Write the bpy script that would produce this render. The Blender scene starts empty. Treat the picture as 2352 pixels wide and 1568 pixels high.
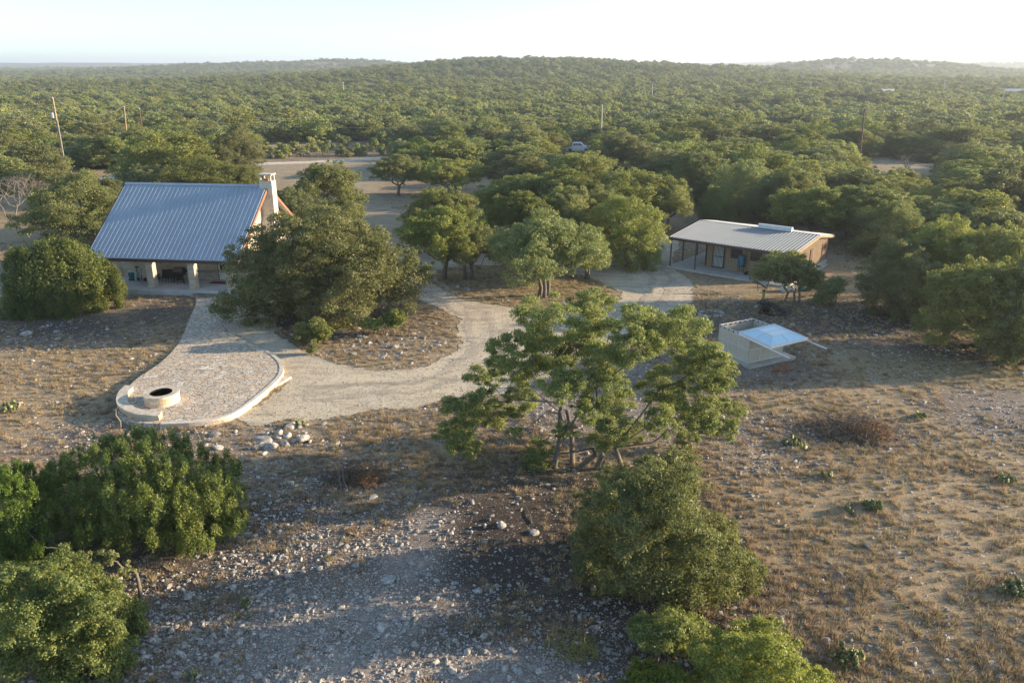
import bpy, bmesh, math, random
import numpy as np
from mathutils import Vector, Matrix, Euler
R = math.radians
C = bpy.context.scene.collection
SC = bpy.context.scene

# ------------------------------------------------------------------ camera
CAM_H = 18.0; PITCH = R(19.12); FPX = 1829.3
cam = bpy.data.cameras.new('camera'); camo = bpy.data.objects.new('camera', cam); C.objects.link(camo)
camo.location = (0, 0, CAM_H); camo.rotation_euler = (R(90) - PITCH, 0, 0)
cam.sensor_width = 36; cam.lens = 28.0; cam.clip_start = .2; cam.clip_end = 30000
SC.camera = camo

# ------------------------------------------------------------------ light
SUN_EL = 12.0; SUN_AZ = 9.0          # elevation, angle from +X towards +Y
w = bpy.data.worlds.new('World'); SC.world = w; w.use_nodes = True
nt = w.node_tree; nt.nodes.clear()
sky = nt.nodes.new('ShaderNodeTexSky'); sky.sky_type = 'NISHITA'; sky.sun_disc = False
sky.sun_elevation = R(SUN_EL); sky.sun_rotation = R(90 - SUN_AZ)
sky.altitude = 600; sky.air_density = 1.0; sky.dust_density = .7; sky.ozone_density = 2.2
bg = nt.nodes.new('ShaderNodeBackground'); bg.inputs['Strength'].default_value = .132
wo = nt.nodes.new('ShaderNodeOutputWorld')
hs = nt.nodes.new('ShaderNodeHueSaturation'); hs.inputs['Saturation'].default_value = .68; tm = nt.nodes.new('ShaderNodeMix'); tm.data_type = 'RGBA'; tm.blend_type = 'MULTIPLY'; tm.inputs[0].default_value = 1; tm.inputs[7].default_value = (.66, .79, .88, 1)
nt.links.new(sky.outputs[0], hs.inputs['Color']); nt.links.new(hs.outputs[0], tm.inputs[6]); nt.links.new(tm.outputs[2], bg.inputs[0]); nt.links.new(bg.outputs[0], wo.inputs[0])
sl = bpy.data.lights.new('sun', 'SUN'); sl.energy = 4.6; sl.angle = R(.6); sl.color = (1, .79, .54)
so = bpy.data.objects.new('sun', sl); C.objects.link(so)
sd = Vector((math.cos(R(SUN_EL))*math.cos(R(SUN_AZ)), math.cos(R(SUN_EL))*math.sin(R(SUN_AZ)), math.sin(R(SUN_EL))))
so.rotation_euler = sd.to_track_quat('Z', 'Y').to_euler(); so.location = (60, 20, 60)
SC.view_settings.view_transform = 'Standard'; SC.view_settings.look = 'None'
SC.view_settings.exposure = 1.68; SC.view_settings.gamma = 1

# ------------------------------------------------------------------ helpers
def P(u, v, z=0.0):
    """point of the plan (height z) that was surveyed at picture position u,v"""
    x = (u-1176)/FPX; up = (784-v)/FPX
    d = (x, math.cos(PITCH)+up*math.sin(PITCH), -math.sin(PITCH)+up*math.cos(PITCH))
    t = (z-CAM_H)/d[2]; return Vector((d[0]*t, d[1]*t, z))
def PG(u, v):
    p = P(u, v)
    for _ in range(12): p = P(u, v, float(ground_h(p.x, p.y)))
    return p
def PY(u, v, y):
    x = (u-1176)/FPX; up = (784-v)/FPX
    d = (x, math.cos(PITCH)+up*math.sin(PITCH), -math.sin(PITCH)+up*math.cos(PITCH))
    t = y/d[1]; return Vector((d[0]*t, y, CAM_H+d[2]*t))
def depth(y, z=0): return y*math.cos(PITCH)-(z-CAM_H)*math.sin(PITCH)
def QN(x, y, z=0):
    zc = y*math.cos(PITCH)-(z-CAM_H)*math.sin(PITCH); up = y*math.sin(PITCH)+(z-CAM_H)*math.cos(PITCH)
    return 1176+FPX*x/zc, 784-FPX*up/zc

def _h(ix, iy, s):
    n = (ix.astype(np.int64)*374761393+iy.astype(np.int64)*668265263+s*1274126177) & 0xffffffff
    n = ((n ^ (n >> 13))*1274126177) & 0xffffffff
    return ((n ^ (n >> 16)) & 0xffff)/65535.0
def noise(x, y, sc, s=0):
    x = np.asarray(x, float)/sc; y = np.asarray(y, float)/sc
    ix = np.floor(x); iy = np.floor(y); fx = x-ix; fy = y-iy
    fx = fx*fx*(3-2*fx); fy = fy*fy*(3-2*fy)
    a = _h(ix, iy, s); b = _h(ix+1, iy, s); c = _h(ix, iy+1, s); d = _h(ix+1, iy+1, s)
    return (a*(1-fx)+b*fx)*(1-fy)+(c*(1-fx)+d*fx)*fy
def sstep(t): t = np.clip(t, 0, 1); return t*t*(3-2*t)
HILLS = [(20,1120,210,360,22),(250,1050,190,300,7),(-110,900,150,250,4),(-560,2150,380,480,22),(-330,2000,150,250,10),
         (620,1500,190,300,21),(860,1700,380,380,5),(400,2100,300,320,5),(2300,4100,1300,600,42),(1700,2700,450,380,20),
         (-2300,4300,1500,700,16),(1000,3200,500,300,14),(-1300,3200,600,500,8)]
def ground_h(x, y):
    x = np.asarray(x, float); y = np.asarray(y, float)
    h = 13*sstep((y-1500)/3200)
    for cx, cy, rx, ry, A in HILLS:
        h = h+A*np.exp(-((x-cx)/rx)**2-((y-cy)/ry)**2)
    far = sstep((y-380)/500)
    h = h+far*((noise(x,y,140,1)-.5)*5+(noise(x,y,45,2)-.5)*1.6)
    near = sstep((46-y)/14)
    h = h+near*((noise(x,y,6,3)-.5)*.22+(noise(x,y,2.2,4)-.5)*.06)
    return h
def gh(x, y): return float(ground_h(x, y))

def inpoly(px, py, poly):
    ins = np.zeros(np.shape(px), bool); n = len(poly)
    for i in range(n):
        x0, y0 = poly[i][:2]; x1, y1 = poly[(i+1) % n][:2]
        if y0 == y1: continue
        c = ((y0 > py) != (y1 > py)) & (px < (x1-x0)*(py-y0)/(y1-y0)+x0)
        ins ^= c
    return ins
def smooth(pts, k=8):
    n = len(pts); out = []
    for i in range(n):
        p0, p1, p2, p3 = (Vector(pts[(i+j-1) % n]) for j in range(4))
        for q in range(k):
            t = q/k
            out.append(.5*((2*p1)+(p2-p0)*t+(2*p0-5*p1+4*p2-p3)*t*t+(3*p1-p0-3*p2+p3)*t**3))
    return out

class MB:
    def __init__(s): s.v = []; s.f = []
    def add(s, vs, fs, M=None):
        b = len(s.v)
        for p in vs:
            p = Vector(p); s.v.append(M @ p if M else p)
        for f in fs: s.f.append([b+i for i in f])
        return s
    def box(s, c, size, rot=None):
        x, y, z = (k/2 for k in size)
        vs = [(-x,-y,-z),(x,-y,-z),(x,y,-z),(-x,y,-z),(-x,-y,z),(x,-y,z),(x,y,z),(-x,y,z)]
        M = Matrix.Translation(c)
        if rot: M = M @ Euler(rot).to_matrix().to_4x4()
        return s.add(vs, [(0,3,2,1),(4,5,6,7),(0,1,5,4),(1,2,6,5),(2,3,7,6),(3,0,4,7)], M)
    def bb(s, a, b):
        return s.box([(a[i]+b[i])/2 for i in range(3)], [abs(b[i]-a[i]) for i in range(3)])
    def tube(s, pts, rad, n=6, cap=True):
        pts = [Vector(p) for p in pts]; b = len(s.v); m = len(pts)
        if not hasattr(rad, '__len__'): rad = [rad]*m
        up = Vector((.31, .17, .93))
        for i, p in enumerate(pts):
            d = (pts[min(i+1, m-1)]-pts[max(i-1, 0)])
            if d.length < 1e-6: d = Vector((0, 0, 1))
            d.normalize(); a = d.cross(up)
            if a.length < .05: a = d.cross(Vector((1, 0, 0)))
            a.normalize(); c = d.cross(a)
            for k in range(n):
                t = 2*math.pi*k/n; s.v.append(p+(a*math.cos(t)+c*math.sin(t))*rad[i])
        for i in range(m-1):
            for k in range(n):
                s.f.append([b+i*n+k, b+i*n+(k+1) % n, b+(i+1)*n+(k+1) % n, b+(i+1)*n+k])
        if cap:
            s.f.append([b+k for k in range(n)][::-1]); s.f.append([b+(m-1)*n+k for k in range(n)])
        return s
    def lathe(s, prof, c=(0,0,0), n=20):
        b = len(s.v); c = Vector(c)
        for r, z in prof:
            for k in range(n):
                t = 2*math.pi*k/n; s.v.append(c+Vector((r*math.cos(t), r*math.sin(t), z)))
        for i in range(len(prof)-1):
            for k in range(n): s.f.append([b+i*n+k, b+i*n+(k+1) % n, b+(i+1)*n+(k+1) % n, b+(i+1)*n+k])
        if prof[0][0] > 1e-4 : s.f.append([b+k for k in range(n)][::-1])
        if prof[-1][0] > 1e-4: s.f.append([b+(len(prof)-1)*n+k for k in range(n)])
        return s
    def prism(s, poly, z0, z1):
        b = len(s.v); n = len(poly)
        for z in (z0, z1):
            for p in poly: s.v.append(Vector((p[0], p[1], z)))
        s.f.append([b+i for i in range(n)][::-1]); s.f.append([b+n+i for i in range(n)])
        for i in range(n): s.f.append([b+i, b+(i+1) % n, b+n+(i+1) % n, b+n+i])
        return s
    def extr(s, prof, u0, u1):
        """profile in (v,z), extruded along u"""
        b = len(s.v); n = len(prof)
        for u in (u0, u1):
            for p in prof: s.v.append(Vector((u, p[0], p[1])))
        s.f.append([b+i for i in range(n)]); s.f.append([b+n+i for i in range(n)][::-1])
        for i in range(n): s.f.append([b+i, b+n+i, b+n+(i+1) % n, b+(i+1) % n])
        return s
    def build(s, name, m, parent=None, bevel=0, smooth_=False, **tags):
        me = bpy.data.meshes.new(name); me.from_pydata([tuple(p) for p in s.v], [], s.f)
        bm = bmesh.new(); bm.from_mesh(me)
        bmesh.ops.recalc_face_normals(bm, faces=bm.faces)
        if bevel: bmesh.ops.bevel(bm, geom=list(bm.edges), offset=bevel, segments=1, affect='EDGES', clamp_overlap=True)
        bm.to_mesh(me); bm.free()
        if smooth_: me.shade_smooth()
        me.materials.append(m)
        o = bpy.data.objects.new(name, me); C.objects.link(o)
        if parent: o.parent = parent
        tag(o, **tags)
        return o
def tag(o, label=None, cat=None, group=None, kind=None):
    if label: o['label'] = label
    if cat: o['category'] = cat
    if group: o['group'] = group
    if kind: o['kind'] = kind
    return o
def empty(name, loc, rz=0, label=None, cat=None, group=None):
    o = bpy.data.objects.new(name, None); C.objects.link(o); o.empty_display_size = .3
    o.location = loc; o.rotation_euler = (0, 0, rz)
    return tag(o, label, cat, group)
def copy_tree(o, parent=None):
    c = o.copy(); C.objects.link(c); c.parent = parent
    for ch in o.children: copy_tree(ch, c)
    return c
def npmesh(name, V, F, m):
    """V (n,3), F (m,k) constant k"""
    me = bpy.data.meshes.new(name); k = F.shape[1]
    me.vertices.add(len(V)); me.vertices.foreach_set('co', np.ascontiguousarray(V, np.float32).ravel())
    me.loops.add(F.size); me.loops.foreach_set('vertex_index', np.ascontiguousarray(F, np.int32).ravel())
    me.polygons.add(len(F)); me.polygons.foreach_set('loop_start', np.arange(0, F.size, k, dtype=np.int32))
    me.update(calc_edges=True); me.materials.append(m)
    return me

# ------------------------------------------------------------------ materials
class NT:
    def __init__(s, name):
        s.m = bpy.data.materials.new(name); s.m.use_nodes = True; s.t = s.m.node_tree; s.t.nodes.clear()
        s.out = s.n('ShaderNodeOutputMaterial')
    def n(s, t, ins=None, **kw):
        x = s.t.nodes.new(t)
        for k, v in kw.items(): setattr(x, k, v)
        for k, v in (ins or {}).items():
            if isinstance(v, bpy.types.NodeSocket): s.t.links.new(v, x.inputs[k])
            else: x.inputs[k].default_value = v
        return x
    def coord(s, kind='Object'): return s.n('ShaderNodeTexCoord').outputs[kind]
    def geo(s): return s.n('ShaderNodeNewGeometry').outputs['Position']
    def noise(s, vec, scale, detail=4, rough=.6, out='Fac'):
        return s.n('ShaderNodeTexNoise', {'Vector': vec, 'Scale': scale, 'Detail': detail, 'Roughness': rough}).outputs[out]
    def vor(s, vec, scale, feature='F1', out='Distance', rnd=1.0):
        return s.n('ShaderNodeTexVoronoi', {'Vector': vec, 'Scale': scale, 'Randomness': rnd}, feature=feature).outputs[out]
    def ramp(s, fac, stops):
        r = s.n('ShaderNodeValToRGB', {'Fac': fac}); e = r.color_ramp.elements
        while len(e) < len(stops): e.new(.5)
        for i, (p, c) in enumerate(stops):
            e[i].position = p; e[i].color = (*c, 1) if hasattr(c, '__len__') else (c, c, c, 1)
        return r.outputs['Color']
    def mix(s, f, a, b, blend='MIX'):
        x = s.n('ShaderNodeMix', data_type='RGBA', blend_type=blend)
        for i, v in ((0, f), (6, a), (7, b)):
            if isinstance(v, bpy.types.NodeSocket): s.t.links.new(v, x.inputs[i])
            else: x.inputs[i].default_value = (*v, 1) if hasattr(v, '__len__') and len(v) == 3 else v
        return x.outputs[2]
    def math(s, op, a, b=0.0, clamp=False):
        x = s.n('ShaderNodeMath', operation=op, use_clamp=clamp)
        for i, v in ((0, a), (1, b)):
            if isinstance(v, bpy.types.NodeSocket): s.t.links.new(v, x.inputs[i])
            else: x.inputs[i].default_value = v
        return x.outputs[0]
    def bump(s, h, dist=.02, st=.6):
        return s.n('ShaderNodeBump', {'Height': h, 'Distance': dist, 'Strength': st}).outputs[0]
    def finish(s, col, rough=.85, metal=0.0, normal=None, spec=.3):
        d = {'Roughness': rough, 'Metallic': metal, 'Specular IOR Level': spec}
        b = s.n('ShaderNodeBsdfPrincipled', d)
        if isinstance(col, bpy.types.NodeSocket): s.t.links.new(col, b.inputs['Base Color'])
        else: b.inputs['Base Color'].default_value = (*col, 1)
        if normal: s.t.links.new(normal, b.inputs['Normal'])
        s.t.links.new(b.outputs[0], s.out.inputs[0]); return s.m

def m_plain(name, col, rough=.7, metal=0.0, var=.25, scale=3.0, spec=.3, bump=.004):
    g = NT(name); c = g.coord(); n = g.noise(c, scale, 6, .65)
    lo = tuple(k*(1-var) for k in col); hi = tuple(min(1, k*(1+var*.6)) for k in col)
    cc = g.ramp(n, [(.3, lo), (.7, hi)])
    return g.finish(cc, rough, metal, g.bump(g.noise(c, scale*12, 3), bump, .5), spec)

def m_leaf(name, dark, light, extra, trans=.30, nscale=.5):
    g = NT(name)
    rnd = g.n('ShaderNodeObjectInfo').outputs['Random']
    co = g.coord('Object')
    n = g.noise(co, nscale, 3); n2 = g.noise(co, 9.0, 2)
    c = g.mix(g.ramp(n, [(.35, 0), (.68, 1)]), dark, light)
    c = g.mix(g.ramp(n2, [(.45, 0), (.62, .75)]), c, extra)
    hv = g.n('ShaderNodeHueSaturation', {'Color': c,
        'Hue': g.math('ADD', g.math('MULTIPLY', rnd, .04), .468),
        'Saturation': g.math('ADD', g.math('MULTIPLY', g.math('FRACT', g.math('MULTIPLY', rnd, 7.31)), .34), .74),
        'Value': g.math('ADD', g.math('MULTIPLY', g.math('FRACT', g.math('MULTIPLY', rnd, 3.77)), .75), .70)}).outputs[0]
    d = g.n('ShaderNodeBsdfPrincipled', {'Base Color': hv, 'Roughness': .55, 'Specular IOR Level': .35})
    tr = g.n('ShaderNodeBsdfTranslucent', {'Color': g.mix(.5, hv, (.30, .34, .05), 'MIX')})
    mx = g.n('ShaderNodeMixShader', {0: trans}); g.t.links.new(d.outputs[0], mx.inputs[1]); g.t.links.new(tr.outputs[0], mx.inputs[2])
    g.t.links.new(mx.outputs[0], g.out.inputs[0]); return g.m

M = {}
M['oak'] = m_leaf('oak_leaves', (.078,.118,.030), (.195,.225,.058), (.27,.265,.085), .38)
M['fresh'] = m_leaf('fresh_oak_leaves', (.065,.115,.024), (.18,.235,.050), (.26,.28,.07), .38)
M['juniper'] = m_leaf('juniper_leaves', (.026,.068,.013), (.105,.165,.022), (.19,.23,.035), .34)
M['mesquite'] = m_leaf('mesquite_leaves', (.15,.19,.05), (.27,.31,.09), (.33,.34,.13), .45)
M['bright'] = m_leaf('bright_shrub_leaves', (.075,.13,.022), (.20,.25,.04), (.28,.30,.06), .42)
M['bark'] = m_plain('bark', (.16,.135,.11), .9, var=.5, scale=6, bump=.03)
M['dead'] = m_plain('dead_wood', (.17,.15,.13), .9, var=.35, scale=5, bump=.01)
M['brush'] = m_plain('dead_brush', (.13,.10,.08), .9, var=.5, scale=5)
M['straw'] = m_plain('rusty_dry_stalks', (.30,.17,.08), .9, var=.4, scale=4)

# ---- ground
def m_ground():
    g = NT('ground_soil_grass'); p = g.geo()
    at = g.n('ShaderNodeAttribute', attribute_name='gm'); sep = g.n('ShaderNodeSeparateColor', {'Color': at.outputs['Color']})
    rock, green, dark = sep.outputs[0], sep.outputs[1], sep.outputs[2]; bare = at.outputs['Alpha']
    at2 = g.n('ShaderNodeAttribute', attribute_name='gf'); forest = at2.outputs['Fac']
    nb = g.noise(p, .35, 6, .65); nm = g.noise(p, 2.2, 6, .7); nf = g.noise(p, 14, 5, .75)
    soil = g.ramp(nf, [(.3, (.075,.055,.042)), (.55, (.15,.112,.085)), (.75, (.25,.20,.155))])
    grass = g.ramp(nf, [(.28, (.14,.10,.06)), (.5, (.31,.23,.135)), (.72, (.49,.375,.225))])
    gmask = g.math('ADD', g.math('MULTIPLY', nm, 1.5), g.math('MULTIPLY', nb, .7))
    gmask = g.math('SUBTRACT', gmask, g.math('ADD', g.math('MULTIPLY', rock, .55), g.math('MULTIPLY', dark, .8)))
    gmask = g.math('SUBTRACT', gmask, g.math('MULTIPLY', bare, 1.0))
    c = g.mix(g.ramp(gmask, [(.72, 0), (.98, 1)]), soil, grass)
    # greenish moss grass
    gr = g.ramp(nf, [(.3, (.10,.095,.03)), (.6, (.24,.21,.06)), (.8, (.36,.29,.09))])
    c = g.mix(g.math('MULTIPLY', green, g.ramp(nm, [(.35, 0), (.6, 1)])), c, gr)
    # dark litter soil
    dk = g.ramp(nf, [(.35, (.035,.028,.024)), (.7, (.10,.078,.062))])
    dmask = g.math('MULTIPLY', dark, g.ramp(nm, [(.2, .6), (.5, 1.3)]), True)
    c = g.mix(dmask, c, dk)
    # bare pale chalky soil
    pale = g.ramp(nf, [(.3, (.22,.175,.145)), (.6, (.36,.30,.25)), (.8, (.52,.46,.39))])
    c = g.mix(g.math('MULTIPLY', bare, g.ramp(nm, [(.3, .3), (.55, 1)]), True), c, pale)
    # stone chips at three sizes
    h = g.math('MULTIPLY', nf, .5)
    for sc, thr in ((24, .20), (10, .17), (4.5, .12)):
        vn = g.n('ShaderNodeTexVoronoi', {'Vector': p, 'Scale': sc, 'Randomness': 1.0})
        dist = vn.outputs['Distance']; sep2 = g.n('ShaderNodeSeparateColor', {'Color': vn.outputs['Color']})
        lim = g.math('MULTIPLY', g.math('SUBTRACT', g.math('ADD', g.math('MULTIPLY', rock, .75), g.math('MULTIPLY', bare, .30)),
                     g.math('ADD', g.math('MULTIPLY', sep2.outputs[0], .95), g.math('ADD', g.math('MULTIPLY', dark, .0), g.math('MULTIPLY', nm, .35)))), 1.0)
        lim = g.math('ADD', lim, .14)
        on = g.math('MULTIPLY', g.math('GREATER_THAN', lim, 0.0), g.math('LESS_THAN', dist, g.math('ADD', g.math('MULTIPLY', sep2.outputs[1], .3), thr)))
        stone = g.ramp(sep2.outputs[2], [(0, (.25,.225,.20)), (.6, (.45,.415,.37)), (1, (.66,.61,.53))])
        c = g.mix(g.math('MULTIPLY', on, .85), c, stone)
        h = g.math('ADD', h, g.math('MULTIPLY', on, .6 if sc > 20 else 1.0))
    # far canopy colour (continuous brush far off)
    nn = g.noise(p, .02, 8, .7)
    can = g.ramp(nn, [(.35, (.07,.085,.035)), (.48, (.13,.145,.055)), (.58, (.12,.12,.055)), (.66, (.34,.30,.22))])
    c = g.mix(forest, c, can)
    return g.finish(c, .95, 0, g.bump(h, .03, .8), .1)
M['ground'] = m_ground()

def m_gravel(name, a, b, cpal, streak=True):
    g = NT(name); p = g.geo()
    n = g.noise(p, .5, 6, .6); f = g.noise(p, 30, 3, .8)
    v = g.n('ShaderNodeTexVoronoi', {'Vector': p, 'Scale': 24.0}); s = g.n('ShaderNodeSeparateColor', {'Color': v.outputs['Color']})
    c = g.ramp(n, [(.3, a), (.65, b)])
    c = g.mix(g.ramp(s.outputs[0], [(.35, 0), (.9, .75)]), c, cpal)
    c = g.mix(g.ramp(f, [(.35, .6), (.5, 0)]), c, tuple(k*.45 for k in a))
    v2 = g.n('ShaderNodeTexVoronoi', {'Vector': p, 'Scale': 9.0}); s2 = g.n('ShaderNodeSeparateColor', {'Color': v2.outputs['Color']})
    c = g.mix(g.math('MULTIPLY', g.math('GREATER_THAN', s2.outputs[1], .86), g.math('LESS_THAN', v2.outputs['Distance'], .35)), c, tuple(k*.5 for k in a))
    n4 = g.noise(g.n('ShaderNodeMapping', {0: p, 'Scale': (.35, 1.3, 1)}).outputs[0], .9, 5, .7); c = g.mix(g.ramp(n4, [(.48, 0), (.66, .6)]), c, tuple(k*.62 for k in a))
    hh = g.math('ADD', g.math('MULTIPLY', f, 1.0), g.math('MULTIPLY', v.outputs['Distance'], -1.0))
    return g.finish(c, .95, 0, g.bump(hh, .025, .8), .1)
M['gravel'] = m_gravel('driveway_gravel', (.40,.335,.245), (.55,.46,.33), (.70,.62,.48))
M['dirt'] = m_gravel('packed_dirt', (.24,.195,.14), (.36,.29,.20), (.44,.34,.21))
M['road'] = m_gravel('pale_road', (.5,.45,.37), (.6,.54,.44), (.66,.6,.5))

def m_flag():
    g = NT('flagstone'); p = g.geo()
    wv = g.n('ShaderNodeTexNoise', {'Vector': p, 'Scale': 2.5, 'Detail': 3}).outputs['Color']
    pp = g.n('ShaderNodeVectorMath', {0: p, 1: g.n('ShaderNodeVectorMath', {0: wv, 'Scale': .35}, operation='SCALE').outputs[0]}, operation='ADD').outputs[0]
    e = g.vor(pp, 2.7, 'DISTANCE_TO_EDGE'); vn = g.n('ShaderNodeTexVoronoi', {'Vector': pp, 'Scale': 2.7})
    s = g.n('ShaderNodeSeparateColor', {'Color': vn.outputs['Color']})
    c = g.ramp(s.outputs[0], [(0, (.44,.37,.28)), (.3, (.62,.56,.44)), (.55, (.64,.50,.32)), (.8, (.56,.51,.42)), (1, (.76,.70,.56))])
    n = g.noise(p, 6, 6, .75)
    c = g.mix(g.ramp(n, [(.42, .0), (.6, .8)]), c, (.27,.22,.19))
    n3 = g.noise(p, 1.1, 4, .6)
    c = g.mix(g.ramp(n3, [(.5, 0), (.7, .5)]), c, (.60,.44,.30))
    j = g.ramp(e, [(.02, 1), (.07, 0)])
    c = g.mix(g.math('MULTIPLY', j, .85), c, (.17,.14,.12))
    h = g.math('ADD', g.math('MULTIPLY', g.ramp(e, [(.0, 0), (.06, 1)]), 1.0), g.math('MULTIPLY', n, .6))
    return g.finish(c, .85, 0, g.bump(h, .03, .8), .2)
M['flag'] = m_flag()

def m_block(name, cols, sx=.45, sz=.2):
    """limestone block courses from object coordinates"""
    g = NT(name); co = g.coord('Object')
    xyz = g.n('ShaderNodeSeparateXYZ', {0: co})
    a = g.math('ADD', xyz.outputs[0], xyz.outputs[1])
    row = g.math('FLOOR', g.math('DIVIDE', xyz.outputs[2], sz))
    fz = g.math('FRACT', g.math('DIVIDE', xyz.outputs[2], sz))
    off = g.math('MULTIPLY', g.math('FRACT', g.math('MULTIPLY', row, .618)), 1.0)
    xx = g.math('ADD', g.math('DIVIDE', a, sx), off); col = g.math('FLOOR', xx); fx = g.math('FRACT', xx)
    rv = g.n('ShaderNodeCombineXYZ', {0: col, 1: row, 2: 0.0}).outputs[0]
    wn = g.n('ShaderNodeTexWhiteNoise', {'Vector': rv}).outputs['Value']
    c = g.ramp(wn, [(i/(len(cols)-1), k) for i, k in enumerate(cols)])
    n = g.noise(co, 9, 5, .7); c = g.mix(g.ramp(n, [(.4, 0), (.75, .45)]), c, tuple(k*.6 for k in cols[0]))
    ed = g.math('MINIMUM', g.math('MULTIPLY', g.math('MINIMUM', fx, g.math('SUBTRACT', 1.0, fx)), sx),
                g.math('MULTIPLY', g.math('MINIMUM', fz, g.math('SUBTRACT', 1.0, fz)), sz))
    jm = g.ramp(ed, [(.006, 1), (.016, 0)])
    c = g.mix(g.math('MULTIPLY', jm, .55), c, tuple(k*.55 for k in cols[0]))
    return g.finish(c, .9, 0, g.bump(g.math('ADD', g.math('SUBTRACT', 1.0, jm), g.math('MULTIPLY', n, .7)), .02, .7), .2)
M['block'] = m_block('limestone_blocks', [(.55,.48,.38),(.60,.54,.44),(.48,.42,.34),(.62,.56,.46),(.56,.36,.19),(.58,.52,.43)])
M['chimney'] = m_block('chimney_blocks', [(.55,.49,.41),(.62,.57,.48),(.58,.52,.42),(.60,.54,.44),(.55,.42,.28)])
M['coping'] = m_plain('limestone_coping', (.54,.47,.37), .85, var=.45, scale=4, bump=.01)

def m_metal(name, col, rough=.38, metal=.55, scale=.7):
    g = NT(name); co = g.coord()
    n = g.noise(co, scale, 5, .7); c = g.ramp(n, [(.3, tuple(k*.82 for k in col)), (.7, col)])
    sx = g.n('ShaderNodeSeparateXYZ', {0: co}); pn = g.n('ShaderNodeTexWhiteNoise', {'Vector': g.n('ShaderNodeCombineXYZ', {0: g.math('FLOOR', g.math('DIVIDE', sx.outputs[0], .9)), 1: 3.0, 2: 1.0}).outputs[0]}).outputs['Value']
    c = g.mix(g.math('MULTIPLY', pn, .35), c, tuple(k*.75 for k in col))
    st = g.noise(g.n('ShaderNodeMapping', {0: co, 'Scale': (9, .4, .4)}).outputs[0], 2.0, 3)
    c = g.mix(g.math('MULTIPLY', st, .3), c, tuple(k*.7 for k in col))
    return g.finish(c, g.ramp(n, [(.3, rough*.9), (.7, rough*1.1)]), metal, None, .5)
M['roof'] = m_metal('galvanised_roof', (.36,.43,.50), .5, .3)
M['roof2'] = m_metal('galvanised_cabin_roof', (.27,.29,.31), .7, .1)
M['brown'] = m_plain('brown_trim', (.09,.045,.035), .5, var=.3)
M['rust'] = m_plain('reddish_fascia', (.30,.13,.075), .6, var=.3)
M['conc'] = m_plain('concrete', (.46,.45,.42), .85, var=.22, scale=1.2, bump=.006)
M['conc2'] = m_plain('concrete_dusty', (.42,.385,.33), .9, var=.25, scale=1.5, bump=.01)
def m_corr(name, col, pitch=.3):
    g = NT(name); co = g.coord(); xyz = g.n('ShaderNodeSeparateXYZ', {0: co})
    n = g.noise(co, 1.4, 4); c = g.ramp(n, [(.3, tuple(k*.85 for k in col)), (.7, col)])
    return g.finish(c, .55, 0, None, .35)
M['tan'] = m_corr('tan_siding', (.36,.265,.17))
M['batten'] = m_plain('board_and_batten', (.33,.235,.155), .8, var=.3)
M['darkwood'] = m_plain('dark_board', (.085,.05,.04), .8, var=.3)
M['post'] = m_plain('brown_post_steel', (.12,.085,.07), .6, var=.3)
M['black'] = m_plain('black_metal', (.012,.012,.013), .45, var=.3)
M['glass'] = m_plain('dark_glass', (.03,.035,.04), .12, var=.2, spec=.8, bump=.0)
M['white'] = m_plain('white_paint', (.72,.72,.70), .5, var=.1)
M['fargrey'] = m_plain('weathered_sheet_roof', (.36,.36,.36), .6, var=.3)
M['whitedust'] = m_plain('off_white_frame', (.62,.61,.58), .5, var=.12)
M['panel'] = m_plain('grey_beige_panel', (.47,.42,.34), .7, var=.1, scale=1.5)
M['canopy'] = m_plain('blue_white_canopy', (.50,.66,.74), .4, var=.06, scale=1.5)
M['canopy2'] = m_plain('white_canopy_skylight', (.66,.70,.70), .4, var=.06, scale=1.5)
M['blue'] = m_plain('blue_plastic', (.035,.16,.27), .4, var=.2)
M['teal'] = m_plain('teal_plastic', (.03,.15,.16), .45, var=.2)
M['teal2'] = m_plain('pale_teal_bag', (.25,.42,.38), .6, var=.3)
M['redmat'] = m_plain('red_mat', (.22,.035,.03), .9, var=.3)
M['terracotta'] = m_plain('rusty_orange_frame', (.33,.13,.07), .7, var=.3)
M['galv'] = m_plain('galvanised_grey', (.42,.43,.44), .45, .4, var=.15)
M['pole'] = m_plain('weathered_pole', (.33,.235,.15), .85, var=.3, scale=2)
M['poledark'] = m_plain('dark_pole', (.15,.085,.055), .85, var=.3, scale=2)
M['polegrey'] = m_plain('grey_pole', (.48,.46,.43), .8, var=.15, scale=2)
M['wire'] = m_plain('wire', (.35,.35,.34), .5, var=.1)
M['ash'] = m_plain('charcoal_ash', (.02,.02,.022), .95, var=.6, scale=8, bump=.03)
M['pad'] = m_plain('cactus_pad', (.13,.16,.06), .6, var=.4, scale=3)
M['padyel'] = m_plain('cactus_pad_yellow', (.36,.33,.12), .6, var=.3, scale=3)
def m_rock():
    g = NT('limestone_rock'); co = g.geo(); rnd = g.n('ShaderNodeObjectInfo').outputs['Random']
    n = g.noise(co, 3.5, 7, .75); n2 = g.noise(co, 16, 5, .7)
    c = g.ramp(n, [(.3, (.22,.205,.19)), (.5, (.44,.41,.37)), (.7, (.64,.59,.52))])
    c = g.mix(g.ramp(n2, [(.42, .75), (.55, 0)]), c, (.16,.145,.13))
    c = g.n('ShaderNodeHueSaturation', {'Color': c, 'Value': g.math('ADD', g.math('MULTIPLY', rnd, .5), .7)}).outputs[0]
    return g.finish(c, .92, 0, g.bump(g.math('ADD', n, n2), .05, .9), .2)
M['rock'] = m_rock()
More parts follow.
